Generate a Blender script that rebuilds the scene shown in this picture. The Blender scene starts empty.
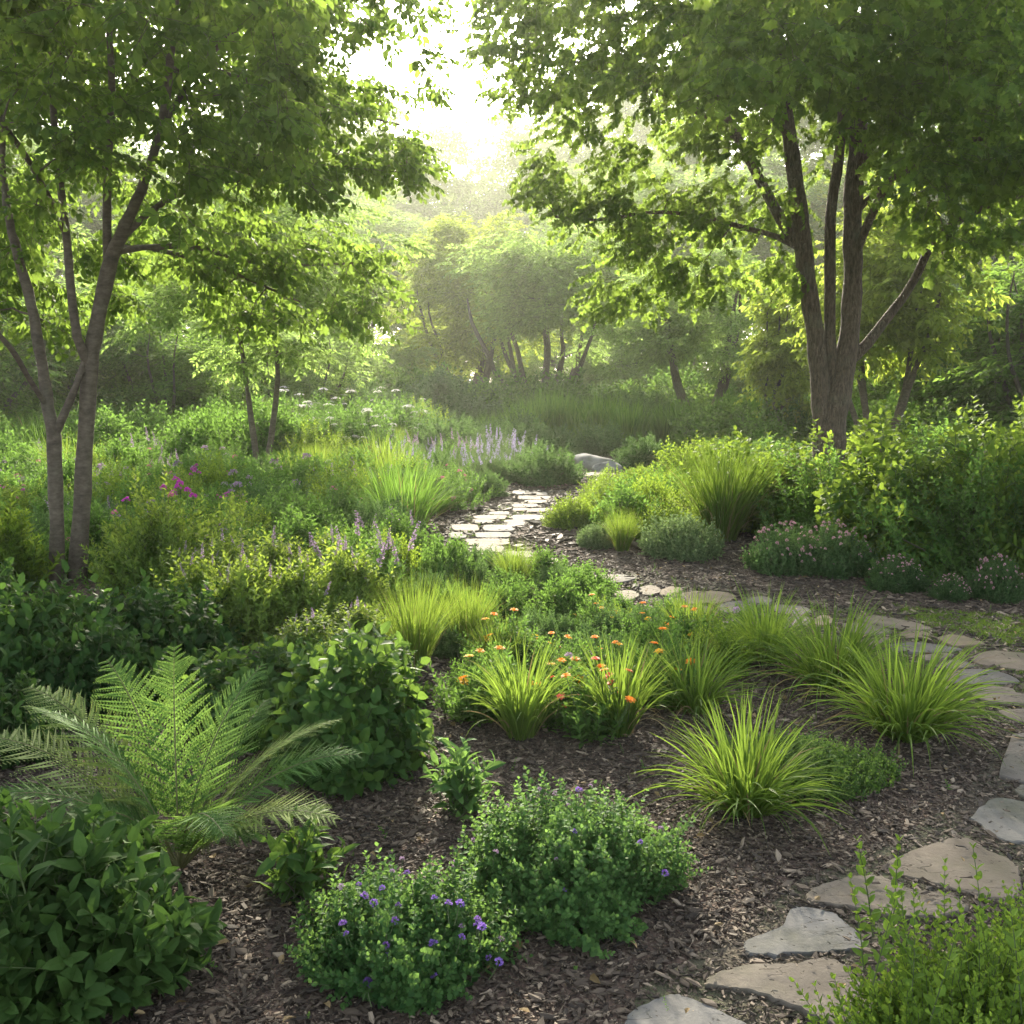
import bpy, math, random
import numpy as np
from mathutils import Matrix, Vector

# ------------------------------------------------------------------ camera, sky, sun, exposure
SC = bpy.context.scene
COL = SC.collection
CAM_H, FPX, HORIZON = 1.7, 1000.0, 375.0
TILT = math.atan((512 - HORIZON) / FPX)
cd = bpy.data.cameras.new("camera")
cd.sensor_width = 36; cd.lens = 36 * FPX / 1024; cd.clip_start = 0.05; cd.clip_end = 2000
cam = bpy.data.objects.new("camera", cd); COL.objects.link(cam)
cam.location = (0, 0, CAM_H); cam.rotation_euler = (math.pi / 2 - TILT, 0, 0)
SC.camera = cam

SUN_EL, SUN_AZ = math.radians(24.0), math.radians(-4.0)     # behind the trees, a touch left of straight ahead
w = bpy.data.worlds.new("World"); SC.world = w; w.use_nodes = True
nt = w.node_tree
bg = nt.nodes["Background"]; sky = nt.nodes.new("ShaderNodeTexSky")
sky.sky_type = 'NISHITA'; sky.sun_disc = False
sky.sun_elevation = SUN_EL; sky.sun_rotation = SUN_AZ
sky.air_density = 1.0; sky.dust_density = 3.0; sky.ozone_density = 1.0
hz = nt.nodes.new('ShaderNodeHueSaturation'); hz.inputs['Saturation'].default_value = .5; nt.links.new(sky.outputs[0], hz.inputs['Color']); nt.links.new(hz.outputs[0], bg.inputs[0]); bg.inputs[1].default_value = 0.135
sl = bpy.data.lights.new("sun", 'SUN'); sl.energy = 4.2; sl.angle = math.radians(2.0); sl.color = (1.0, 0.9, 0.72)
so = bpy.data.objects.new("sun", sl); COL.objects.link(so)
sdir = Vector((math.sin(SUN_AZ) * math.cos(SUN_EL), math.cos(SUN_AZ) * math.cos(SUN_EL), math.sin(SUN_EL)))
so.rotation_euler = sdir.to_track_quat('Z', 'Y').to_euler()
SC.view_settings.view_transform = 'Standard'; SC.view_settings.look = 'None'
SC.view_settings.exposure = 2.1; SC.view_settings.gamma = 1.0
SC.cycles.use_denoising = True
SC.cycles.max_bounces = 8; SC.cycles.diffuse_bounces = 4; SC.cycles.transmission_bounces = 6
SC.cycles.volume_bounces = 1; SC.cycles.transparent_max_bounces = 8
SC.cycles.caustics_reflective = False; SC.cycles.caustics_refractive = False

# ------------------------------------------------------------------ pixel helpers (real points on the ground or at a real depth)
ct, st = math.cos(TILT), math.sin(TILT)
def ray(px, py):
    a = (px - 512) / FPX; b = -(py - 512) / FPX
    return np.array([a, ct + b * st, -st + b * ct])
def at(px, py, z=0.0):
    r = ray(px, py); t = (z - CAM_H) / r[2]
    return np.array([r[0] * t, r[1] * t, z])
def atY(px, py, Y):
    r = ray(px, py); t = Y / r[1]
    return np.array([r[0] * t, Y, CAM_H + r[2] * t])
def proj(P):
    P = np.asarray(P, float).reshape(-1, 3)
    d = P[:, 1] * ct - (P[:, 2] - CAM_H) * st
    v = P[:, 1] * st + (P[:, 2] - CAM_H) * ct
    return 512 + FPX * P[:, 0] / d, 512 - FPX * v / d
RS = np.random.default_rng
def norm(a):
    return a / np.maximum(np.linalg.norm(a, axis=-1, keepdims=True), 1e-9)

# ------------------------------------------------------------------ mesh collecting
class Geo:
    def __init__(s): s.V = []; s.F = []; s.n = 0
    def add(s, V, F, m=0):
        V = np.asarray(V, np.float32).reshape(-1, 3); F = np.asarray(F, np.int64)
        s.V.append(V); s.F.append((F + s.n, m)); s.n += len(V)
    def addm(s, V, Fs):
        V = np.asarray(V, np.float32).reshape(-1, 3); s.V.append(V)
        for F, m in Fs: s.F.append((np.asarray(F) + s.n, m))
        s.n += len(V)
    def tpl(s): return (np.concatenate(s.V), list(s.F))
    def inst(s, tpls, P, R, S, rng=None):
        """copies of the templates at points P, with frames R and sizes S"""
        N = len(P)
        if N == 0: return
        if not isinstance(tpls, list): tpls = [tpls]
        pick = (rng or RS(1)).integers(0, len(tpls), N) if len(tpls) > 1 else np.zeros(N, int)
        S = np.broadcast_to(np.asarray(S, float), (N,))
        for k, (TV, TF) in enumerate(tpls):
            idx = np.nonzero(pick == k)[0]
            if len(idx) == 0: continue
            V = np.einsum('nij,vj->nvi', R[idx], TV) * S[idx][:, None, None] + P[idx][:, None, :]
            off = (np.arange(len(idx)) * len(TV))[:, None, None]
            s.addm(V, [((F[None] + off).reshape(-1, F.shape[1]), m) for F, m in TF])
    def build(s, name, mats, parent=None, smooth=False):
        me = bpy.data.meshes.new(name)
        V = np.concatenate(s.V)
        me.vertices.add(len(V)); me.vertices.foreach_set('co', V.astype(np.float32).ravel())
        nl = sum(F.size for F, m in s.F); npo = sum(len(F) for F, m in s.F)
        me.loops.add(nl); me.polygons.add(npo)
        me.loops.foreach_set('vertex_index', np.concatenate([F.ravel() for F, m in s.F]).astype(np.int32))
        tot = np.concatenate([np.full(len(F), F.shape[1]) for F, m in s.F])
        me.polygons.foreach_set('loop_start', np.concatenate([[0], np.cumsum(tot)[:-1]]).astype(np.int32))
        me.polygons.foreach_set('material_index', np.concatenate([np.full(len(F), m) for F, m in s.F]).astype(np.int32))
        me.polygons.foreach_set('use_smooth', np.full(npo, bool(smooth)))
        me.update(calc_edges=True)
        for m in (mats if isinstance(mats, (list, tuple)) else [mats]): me.materials.append(m)
        o = bpy.data.objects.new(name, me); COL.objects.link(o)
        if parent is not None: o.parent = parent
        return o

def frames(d, n):
    x = norm(d); z = norm(n - (n * x).sum(-1, keepdims=True) * x); y = np.cross(z, x)
    return np.stack([x, y, z], -1)
def rotz(a):
    c, s_, o, l = np.cos(a), np.sin(a), np.zeros_like(a), np.ones_like(a)
    return np.stack([np.stack([c, -s_, o], -1), np.stack([s_, c, o], -1), np.stack([o, o, l], -1)], -2)

def tubes(g, PTS, RAD, seg=6, m=0):
    PTS = np.asarray(PTS, float)
    if PTS.ndim == 2: PTS = PTS[None]; RAD = np.asarray(RAD, float)[None]
    N, K, _ = PTS.shape
    T = norm(np.gradient(PTS, axis=1))
    ref = np.where(np.abs(T[..., 2:3].mean(1, keepdims=True)) < 0.9, np.array([0, 0, 1.]), np.array([1., 0, 0]))
    ref = np.broadcast_to(ref, T.shape)
    U = norm(np.cross(T, ref)); W = np.cross(T, U)
    a = np.arange(seg) * 2 * np.pi / seg
    V = PTS[:, :, None] + (U[:, :, None] * np.cos(a)[:, None] + W[:, :, None] * np.sin(a)[:, None]) * np.asarray(RAD)[:, :, None, None]
    i = np.arange(seg); j = (i + 1) % seg
    q = np.stack([i, j, j + seg, i + seg], -1)
    F = (q[None] + (np.arange(K - 1) * seg)[:, None, None]).reshape(-1, 4)
    F = (F[None] + (np.arange(N) * K * seg)[:, None, None]).reshape(-1, 4)
    g.add(V.reshape(-1, 3), F, m)

def resample(P, k):
    P = np.asarray(P, float); n = len(P)
    t = np.linspace(0, n - 1, k); out = np.zeros((k, P.shape[1]))
    for a_, tt in enumerate(t):
        i = min(int(tt), n - 2); f = tt - i
        p0 = P[max(i - 1, 0)]; p1 = P[i]; p2 = P[i + 1]; p3 = P[min(i + 2, n - 1)]
        out[a_] = 0.5 * ((2 * p1) + (-p0 + p2) * f + (2 * p0 - 5 * p1 + 4 * p2 - p3) * f * f + (-p0 + 3 * p1 - 3 * p2 + p3) * f ** 3)
    return out

# ------------------------------------------------------------------ leaf templates (along +x, upper face +z)
def leaf(wd=0.5, fold=0.08, droop=0.15):
    V = [(0, 0, 0), (.36, wd / 2, fold), (.36, -wd / 2, fold), (.36, 0, 0), (.76, wd * .36, fold * .6 - droop * .45), (.76, -wd * .36, fold * .6 - droop * .45), (.76, 0, -droop * .4), (1, 0, -droop)]
    return (np.array(V, float), [(np.array([(0, 3, 1), (0, 2, 3), (6, 7, 4), (5, 7, 6)]), 0), (np.array([(3, 6, 4, 1), (2, 5, 6, 3)]), 0)])
def sleaf(wd=0.5, fold=0.1, droop=0.1):
    V = [(0, 0, 0), (.45, wd / 2, fold), (.45, -wd / 2, fold), (1, 0, -droop)]
    return (np.array(V, float), [(np.array([(0, 3, 1), (0, 2, 3)]), 0)])
def lobed(fold=0.08):
    pts = [(0, 0, 0), (.05, .32, fold), (.38, .3, 0), (.5, .52, fold), (.72, .2, 0), (1.0, 0, -.15), (.72, -.2, 0), (.5, -.52, fold), (.38, -.3, 0), (.05, -.32, fold), (.4, 0, -.02)]
    V = np.array(pts, float); F = [(10, i, i + 1) for i in range(0, 9)] + [(10, 9, 0)]
    return (V, [(np.array([(a, c, b) for a, b, c in F]), 0)])

def spray(rng, lt, nl=13, ll=0.22, ang=55, stem=0.004, hang=0.0):
    """flat twig, one unit long, with leaves left and right"""
    g = Geo()
    t = np.linspace(0, 1, 4); bend = rng.uniform(-.12, .12)
    P = np.stack([t, bend * np.sin(t * 2), -0.12 * t * t], -1)
    tubes(g, P, np.linspace(stem * 2, stem * .6, 4), 3, 1)
    ts = np.linspace(.1, 1, nl); side = np.where(np.arange(nl) % 2 == 0, 1, -1); side[-1] = 0
    pos = np.stack([ts, bend * np.sin(ts * 2), -0.12 * ts * ts], -1)
    a = np.radians(ang) * side * rng.uniform(.7, 1.2, nl)
    d = np.stack([np.cos(a), np.sin(a), -rng.uniform(-.05, .45, nl) - hang], -1)
    n = np.stack([rng.normal(0, .4, nl), rng.normal(0, .4, nl), np.ones(nl)], -1)
    g.inst(lt, pos + norm(d) * .02, frames(d, n), ll * rng.uniform(.5, 1.3, nl), rng)
    return g.tpl()
def shoot(rng, lt, pairs=7, ll=0.2, ang=60, t0=0.15, stem=0.012, topsize=0.5, whorl=2, bend=.1):
    """stem one unit long along +x with leaf pairs all round it"""
    g = Geo()
    t = np.linspace(0, 1, 4); b = rng.uniform(-bend, bend, 2)
    f = lambda t: np.stack([t, b[0] * t * t, b[1] * t * t], -1)
    tubes(g, f(t), np.linspace(stem, stem * .4, 4), 3, 1)
    ts = np.repeat(np.linspace(t0, 1, pairs), whorl); N = len(ts)
    az = np.repeat(np.arange(pairs) * 1.57 + rng.uniform(0, 6), whorl) + np.tile(np.arange(whorl) * 2 * np.pi / whorl, pairs) + rng.normal(0, .3, N)
    if whorl == 1: az = np.arange(N) * 2.4 + rng.normal(0, .2, N)
    perp = np.stack([np.zeros(N), np.cos(az), np.sin(az)], -1)
    a = np.radians(ang) * (1.15 - .6 * ts) * rng.uniform(.8, 1.2, N)
    X = np.array([1., 0, 0])
    d = perp * np.sin(a)[:, None] + X * np.cos(a)[:, None]
    n = -perp * np.cos(a)[:, None] + X * np.sin(a)[:, None] + rng.normal(0, .15, (N, 3))
    g.inst(lt, f(ts), frames(d, n), ll * (1 - (1 - topsize) * ts ** 2) * rng.uniform(.8, 1.15, N), rng)
    return g.tpl()

# ------------------------------------------------------------------ materials
def mat(name):
    m = bpy.data.materials.new(name); m.use_nodes = True
    n = m.node_tree; b = n.nodes['Principled BSDF']; return m, n, b
def N_(n, t, **k):
    x = n.nodes.new(t)
    for a, v in k.items(): setattr(x, a, v)
    return x
def leafmat(name, c1, c2, tr=None, tf=0.42, rough=0.62, spec=0.1):
    m, n, b = mat(name)
    geo = N_(n, 'ShaderNodeNewGeometry'); oi = N_(n, 'ShaderNodeObjectInfo')
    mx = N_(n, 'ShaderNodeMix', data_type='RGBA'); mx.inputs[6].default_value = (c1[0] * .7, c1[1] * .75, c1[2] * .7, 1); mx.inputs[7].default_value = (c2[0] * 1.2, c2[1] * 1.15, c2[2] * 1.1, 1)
    n.links.new(geo.outputs['Random Per Island'], mx.inputs[0])
    hs = N_(n, 'ShaderNodeHueSaturation'); n.links.new(mx.outputs[2], hs.inputs['Color'])
    mr = N_(n, 'ShaderNodeMapRange'); n.links.new(oi.outputs['Random'], mr.inputs[0]); mr.inputs[3].default_value = .68; mr.inputs[4].default_value = 1.25
    n.links.new(mr.outputs[0], hs.inputs['Value'])
    mh = N_(n, 'ShaderNodeMapRange'); n.links.new(oi.outputs['Random'], mh.inputs[0]); mh.inputs[3].default_value = .52; mh.inputs[4].default_value = .487
    n.links.new(mh.outputs[0], hs.inputs['Hue'])
    n.links.new(hs.outputs[0], b.inputs['Base Color'])
    b.inputs['Roughness'].default_value = rough; b.inputs['Specular IOR Level'].default_value = spec
    tl = N_(n, 'ShaderNodeBsdfTranslucent')
    if tr is None: tr = (min(1, c2[0] * 2.6), min(1, c2[1] * 2.4), c2[2] * 1.2)
    hs2 = N_(n, 'ShaderNodeHueSaturation'); hs2.inputs['Color'].default_value = (*tr, 1)
    mr2 = N_(n, 'ShaderNodeMapRange'); n.links.new(geo.outputs['Random Per Island'], mr2.inputs[0]); mr2.inputs[3].default_value = .7; mr2.inputs[4].default_value = 1.2
    n.links.new(mr2.outputs[0], hs2.inputs['Value']); n.links.new(hs2.outputs[0], tl.inputs[0])
    ms = N_(n, 'ShaderNodeMixShader'); ms.inputs[0].default_value = tf
    n.links.new(b.outputs[0], ms.inputs[1]); n.links.new(tl.outputs[0], ms.inputs[2])
    n.links.new(ms.outputs[0], n.nodes['Material Output'].inputs[0])
    return m
M = {}
M['hazel'] = leafmat('hazel leaf', (.035, .085, .018), (.06, .12, .022), (.27, .41, .06), .44)
M['maple'] = leafmat('maple leaf', (.035, .08, .018), (.07, .13, .022), (.30, .44, .065), .45)
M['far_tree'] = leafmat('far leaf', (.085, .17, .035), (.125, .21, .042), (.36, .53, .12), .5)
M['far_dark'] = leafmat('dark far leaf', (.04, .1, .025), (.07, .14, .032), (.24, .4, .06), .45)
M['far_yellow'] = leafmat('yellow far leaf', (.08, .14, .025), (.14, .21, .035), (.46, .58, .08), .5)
M['far_grey'] = leafmat('grey green leaf', (.06, .11, .05), (.09, .14, .07), (.16, .26, .08), .35)
M['catmint'] = leafmat('catmint leaf', (.055, .13, .042), (.088, .175, .052), (.22, .38, .08), .4)
M['hydrangea'] = leafmat('hydrangea leaf', (.035, .09, .022), (.06, .13, .03), (.2, .33, .05), .38, .62, .15)
M['laurel'] = leafmat('dark laurel leaf', (.022, .055, .014), (.038, .085, .02), (.10, .2, .035), .3, .65, .1)
M['boxleaf'] = leafmat('bright box leaf', (.075, .15, .025), (.115, .205, .035), (.3, .44, .05), .45)
M['sedge'] = leafmat('sedge blade', (.07, .145, .025), (.12, .195, .035), (.27, .40, .05), .42, .5, .2)
M['finegrass'] = leafmat('grass blade', (.06, .13, .022), (.12, .19, .035), (.28, .40, .05), .45)
M['darkgrass'] = leafmat('green grass blade', (.045, .115, .022), (.085, .165, .03), (.2, .36, .05), .42)
M['dry'] = leafmat('dry blade', (.2, .15, .07), (.33, .26, .13), (.3, .22, .1), .25)
M['litter'] = leafmat('fallen leaf', (.14, .085, .04), (.34, .25, .14), (.2, .13, .05), .15)
M['thyme'] = leafmat('creeping foliage', (.04, .1, .03), (.075, .14, .035), (.18, .3, .05), .38)
M['silver'] = leafmat('silvery leaf', (.09, .14, .07), (.14, .19, .09), (.2, .3, .1), .35)
M['meadowpale'] = leafmat('pale meadow leaf', (.085, .16, .035), (.14, .22, .05), (.36, .48, .06), .45)
M['viburnum'] = leafmat('viburnum leaf', (.045, .105, .024), (.09, .155, .03), (.3, .43, .05), .45)
M['spirea'] = leafmat('yellow spirea leaf', (.085, .16, .025), (.13, .215, .03), (.33, .47, .05), .45)
M['meadow'] = leafmat('meadow leaf', (.05, .12, .028), (.09, .17, .04), (.2, .36, .06), .42)
M['bluegreen'] = leafmat('blue green leaf', (.04, .095, .04), (.075, .135, .055), (.16, .28, .07), .38)
M['fern'] = leafmat('fern frond', (.06, .14, .04), (.095, .185, .05), (.26, .42, .08), .42)
M['fernpale'] = leafmat('pale fern frond', (.13, .2, .06), (.18, .25, .08), (.34, .42, .1), .4)
M['lawn'] = leafmat('lawn blade', (.05, .11, .02), (.1, .16, .025), (.22, .34, .04), .35)
def petal(name, c, tf=.35):
    return leafmat(name, tuple(x * .8 for x in c), c, tuple(min(1, x * 1.1) for x in c), tf, .6, .2)
M['violet'] = petal('violet petal', (.3, .17, .55)); M['mauve'] = petal('mauve petal', (.42, .3, .44))
M['magenta'] = petal('magenta petal', (.5, .06, .42)); M['pink'] = petal('pink petal', (.6, .2, .33))
M['palepink'] = petal('pale pink petal', (.62, .38, .42)); M['white'] = petal('white petal', (.75, .72, .7))
M['orange'] = petal('orange petal', (.9, .38, .035)); M['gold'] = petal('golden petal', (.9, .55, .05))
M['coral'] = petal('coral petal', (.75, .2, .1)); M['blue'] = petal('lavender petal', (.42, .37, .56))

def simple(name, c, rough=.7):
    m, n, b = mat(name); b.inputs['Base Color'].default_value = (*c, 1); b.inputs['Roughness'].default_value = rough; return m
M['stem'] = simple('green stem', (.07, .1, .03)); M['twig'] = simple('brown twig', (.09, .065, .045), .85)
M['rachis'] = simple('fern stalk', (.12, .12, .04))
def bark(name, c1, c2, sc=1.0, band=0.0):
    m, n, b = mat(name)
    tc = N_(n, 'ShaderNodeTexCoord'); mp = N_(n, 'ShaderNodeMapping'); mp.inputs['Scale'].default_value = (11 * sc, 11 * sc, 3.2 * sc if not band else 22)
    n.links.new(tc.outputs['Object'], mp.inputs[0])
    no = N_(n, 'ShaderNodeTexNoise'); no.inputs['Scale'].default_value = 3 if not band else 1.2; no.inputs['Detail'].default_value = 8; no.inputs['Roughness'].default_value = .7
    n.links.new(mp.outputs[0], no.inputs[0])
    vo = N_(n, 'ShaderNodeTexVoronoi', feature='DISTANCE_TO_EDGE'); vo.inputs['Scale'].default_value = 3.2; n.links.new(mp.outputs[0], vo.inputs[0])
    n2 = N_(n, 'ShaderNodeTexNoise'); n2.inputs['Scale'].default_value = 2.5; n2.inputs['Detail'].default_value = 5; n.links.new(tc.outputs['Object'], n2.inputs[0])
    cr = N_(n, 'ShaderNodeValToRGB'); cr.color_ramp.elements[0].position = .35; cr.color_ramp.elements[1].position = .68
    cr.color_ramp.elements[0].color = (*c1, 1); cr.color_ramp.elements[1].color = (*c2, 1); n.links.new(no.outputs[0], cr.inputs[0])
    mx = N_(n, 'ShaderNodeMix', data_type='RGBA'); mx.inputs[7].default_value = (.1, .12, .07, 1)
    r2 = N_(n, 'ShaderNodeMapRange'); r2.inputs[1].default_value = .55; r2.inputs[2].default_value = .75; r2.inputs[4].default_value = .5
    n.links.new(n2.outputs[0], r2.inputs[0]); n.links.new(r2.outputs[0], mx.inputs[0]); n.links.new(cr.outputs[0], mx.inputs[6])
    n.links.new(mx.outputs[2], b.inputs['Base Color']); b.inputs['Roughness'].default_value = .9
    bp = N_(n, 'ShaderNodeBump'); bp.inputs['Strength'].default_value = .9; bp.inputs['Distance'].default_value = .03 if not band else .008
    ad = N_(n, 'ShaderNodeMath', operation='MULTIPLY'); r3 = N_(n, 'ShaderNodeMapRange'); r3.inputs[2].default_value = .25; n.links.new(vo.outputs[0], r3.inputs[0])
    n.links.new(r3.outputs[0], ad.inputs[0]); n.links.new(no.outputs[0], ad.inputs[1])
    n.links.new((no.outputs[0] if band else ad.outputs[0]), bp.inputs['Height']); n.links.new(bp.outputs[0], b.inputs['Normal'])
    return m
M['bark'] = bark('rough brown bark', (.04, .028, .018), (.17, .125, .085))
M['smoothbark'] = bark('smooth grey bark', (.058, .044, .03), (.15, .12, .085), 1, 1)
M['greybark'] = bark('grey brown bark', (.045, .038, .026), (.13, .11, .08), 1.5)

def groundmat():
    m, n, b = mat('shredded bark mulch')
    tc = N_(n, 'ShaderNodeTexCoord')
    vo = N_(n, 'ShaderNodeTexVoronoi'); vo.inputs['Scale'].default_value = 60; vo.inputs['Randomness'].default_value = 1
    mp = N_(n, 'ShaderNodeMapping'); mp.inputs['Scale'].default_value = (1, .55, 1); mp.inputs['Rotation'].default_value = (0, 0, .6)
    nz = N_(n, 'ShaderNodeTexNoise'); nz.inputs['Scale'].default_value = 9; nz.inputs['Detail'].default_value = 3
    n.links.new(tc.outputs['Object'], nz.inputs[0])
    va = N_(n, 'ShaderNodeVectorMath', operation='MULTIPLY_ADD'); va.inputs[1].default_value = (.25, .25, 0)
    n.links.new(nz.outputs['Color'], va.inputs[0]); n.links.new(tc.outputs['Object'], va.inputs[2]); n.links.new(va.outputs[0], mp.inputs[0]); n.links.new(mp.outputs[0], vo.inputs[0])
    cr = N_(n, 'ShaderNodeValToRGB'); e = cr.color_ramp.elements
    e[0].position = 0; e[0].color = (.03, .02, .014, 1); e[1].position = 1; e[1].color = (.17, .115, .085, 1)
    x = e.new(.5); x.color = (.075, .048, .034, 1)
    sp = N_(n, 'ShaderNodeSeparateColor'); n.links.new(vo.outputs['Color'], sp.inputs[0]); n.links.new(sp.outputs[0], cr.inputs[0])
    # leaf litter and low green growth further out
    n3 = N_(n, 'ShaderNodeTexNoise'); n3.inputs['Scale'].default_value = 1.3; n3.inputs['Detail'].default_value = 8; n.links.new(tc.outputs['Object'], n3.inputs[0])
    sx = N_(n, 'ShaderNodeSeparateXYZ'); n.links.new(tc.outputs['Object'], sx.inputs[0])
    mr = N_(n, 'ShaderNodeMapRange'); mr.inputs[1].default_value = 19; mr.inputs[2].default_value = 26; n.links.new(sx.outputs[1], mr.inputs[0])
    ml = N_(n, 'ShaderNodeMath', operation='MULTIPLY'); r4 = N_(n, 'ShaderNodeMapRange'); r4.inputs[1].default_value = .35; r4.inputs[2].default_value = .6
    n.links.new(n3.outputs[0], r4.inputs[0]); n.links.new(r4.outputs[0], ml.inputs[0]); n.links.new(mr.outputs[0], ml.inputs[1])
    mx = N_(n, 'ShaderNodeMix', data_type='RGBA'); mx.inputs[7].default_value = (.045, .075, .02, 1); n.links.new(ml.outputs[0], mx.inputs[0]); n.links.new(cr.outputs[0], mx.inputs[6])
    n.links.new(mx.outputs[2], b.inputs['Base Color']); b.inputs['Roughness'].default_value = .95
    bp = N_(n, 'ShaderNodeBump'); bp.inputs['Strength'].default_value = .8; bp.inputs['Distance'].default_value = .02
    n.links.new(vo.outputs['Distance'], bp.inputs['Height']); n.links.new(bp.outputs[0], b.inputs['Normal'])
    return m
M['mulch'] = groundmat()
def chipmat():
    m, n, b = mat('bark chips'); geo = N_(n, 'ShaderNodeNewGeometry'); cr = N_(n, 'ShaderNodeValToRGB'); e = cr.color_ramp.elements
    e[0].color = (.019, .013, .008, 1); e[1].color = (.3, .235, .165, 1); x = e.new(.45); x.color = (.06, .042, .027, 1); x = e.new(.88); x.color = (.13, .096, .066, 1)
    n.links.new(geo.outputs['Random Per Island'], cr.inputs[0]); n.links.new(cr.outputs[0], b.inputs['Base Color']); b.inputs['Roughness'].default_value = .8
    return m
M['chip'] = chipmat()
def stonemat(name, c1, c2):
    m, n, b = mat(name); tc = N_(n, 'ShaderNodeTexCoord'); oi = N_(n, 'ShaderNodeObjectInfo'); g = N_(n, 'ShaderNodeNewGeometry')
    n1 = N_(n, 'ShaderNodeTexNoise'); n1.inputs['Scale'].default_value = 5; n1.inputs['Detail'].default_value = 10; n1.inputs['Roughness'].default_value = .65; n.links.new(g.outputs['Position'], n1.inputs[0])
    cr = N_(n, 'ShaderNodeValToRGB'); cr.color_ramp.elements[0].position = .3; cr.color_ramp.elements[1].position = .7
    cr.color_ramp.elements[0].color = (*c1, 1); cr.color_ramp.elements[1].color = (*c2, 1); n.links.new(n1.outputs[0], cr.inputs[0])
    hs = N_(n, 'ShaderNodeHueSaturation'); n.links.new(cr.outputs[0], hs.inputs['Color'])
    r = N_(n, 'ShaderNodeMapRange'); r.inputs[3].default_value = .82; r.inputs[4].default_value = 1.15; n.links.new(oi.outputs['Random'], r.inputs[0]); n.links.new(r.outputs[0], hs.inputs['Value'])
    r5 = N_(n, 'ShaderNodeMapRange'); r5.inputs[3].default_value = .4; r5.inputs[4].default_value = 1.25; n.links.new(oi.outputs['Random'], r5.inputs[0]); n.links.new(r5.outputs[0], hs.inputs['Saturation'])
    # dark cracks and pits
    mp = N_(n, 'ShaderNodeMapping'); mp.inputs['Scale'].default_value = (3, 9, 9); mp.inputs['Rotation'].default_value = (0, 0, .25); n.links.new(g.outputs['Position'], mp.inputs[0])
    n2 = N_(n, 'ShaderNodeTexNoise'); n2.inputs['Scale'].default_value = 1.2; n2.inputs['Detail'].default_value = 5; n.links.new(mp.outputs[0], n2.inputs[0])
    ab = N_(n, 'ShaderNodeMath', operation='SUBTRACT'); ab.inputs[1].default_value = .5; n.links.new(n2.outputs[0], ab.inputs[0])
    ab2 = N_(n, 'ShaderNodeMath', operation='ABSOLUTE'); n.links.new(ab.outputs[0], ab2.inputs[0])
    r6 = N_(n, 'ShaderNodeMapRange'); r6.inputs[2].default_value = .008; r6.inputs[3].default_value = 1; r6.inputs[4].default_value = 0; n.links.new(ab2.outputs[0], r6.inputs[0])
    n4 = N_(n, 'ShaderNodeTexNoise'); n4.inputs['Scale'].default_value = 2.5; n.links.new(g.outputs['Position'], n4.inputs[0])
    r7 = N_(n, 'ShaderNodeMapRange'); r7.inputs[1].default_value = .52; r7.inputs[2].default_value = .6; r7.inputs[4].default_value = .7; n.links.new(n4.outputs[0], r7.inputs[0])
    mm = N_(n, 'ShaderNodeMath', operation='MULTIPLY'); n.links.new(r6.outputs[0], mm.inputs[0]); n.links.new(r7.outputs[0], mm.inputs[1])
    n5 = N_(n, 'ShaderNodeTexNoise'); n5.inputs['Scale'].default_value = 45; n5.inputs['Detail'].default_value = 2; n.links.new(g.outputs['Position'], n5.inputs[0])
    r8 = N_(n, 'ShaderNodeMapRange'); r8.inputs[1].default_value = .68; r8.inputs[2].default_value = .74; r8.inputs[4].default_value = .6; n.links.new(n5.outputs[0], r8.inputs[0])
    mxx = N_(n, 'ShaderNodeMath', operation='MAXIMUM'); n.links.new(mm.outputs[0], mxx.inputs[0]); n.links.new(r8.outputs[0], mxx.inputs[1])
    mx = N_(n, 'ShaderNodeMix', data_type='RGBA'); mx.inputs[7].default_value = (.06, .05, .04, 1); n.links.new(mxx.outputs[0], mx.inputs[0]); n.links.new(hs.outputs[0], mx.inputs[6])
    n7 = N_(n, 'ShaderNodeTexNoise'); n7.inputs['Scale'].default_value = 3.3; n7.inputs['Detail'].default_value = 7; n.links.new(g.outputs['Position'], n7.inputs[0])
    r9 = N_(n, 'ShaderNodeMapRange'); r9.inputs[1].default_value = .5; r9.inputs[2].default_value = .72; r9.inputs[4].default_value = .65; n.links.new(n7.outputs[0], r9.inputs[0])
    mx2 = N_(n, 'ShaderNodeMix', data_type='RGBA'); mx2.inputs[7].default_value = (.085, .085, .05, 1); n.links.new(r9.outputs[0], mx2.inputs[0]); n.links.new(mx.outputs[2], mx2.inputs[6])
    n.links.new(mx2.outputs[2], b.inputs['Base Color']); b.inputs['Roughness'].default_value = .85; b.inputs['Specular IOR Level'].default_value = .15
    sb = N_(n, 'ShaderNodeMath', operation='SUBTRACT'); n.links.new(n1.outputs[0], sb.inputs[0]); n.links.new(mxx.outputs[0], sb.inputs[1])
    bp = N_(n, 'ShaderNodeBump'); bp.inputs['Strength'].default_value = .8; bp.inputs['Distance'].default_value = .02; n.links.new(sb.outputs[0], bp.inputs['Height']); n.links.new(bp.outputs[0], b.inputs['Normal'])
    return m
M['flag'] = stonemat('weathered flagstone', (.098, .08, .06), (.19, .157, .118))
M['slate'] = stonemat('blue grey flagstone', (.105, .1, .088), (.2, .188, .165))
M['rock'] = stonemat('garden boulder', (.16, .15, .13), (.36, .34, .3))
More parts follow.
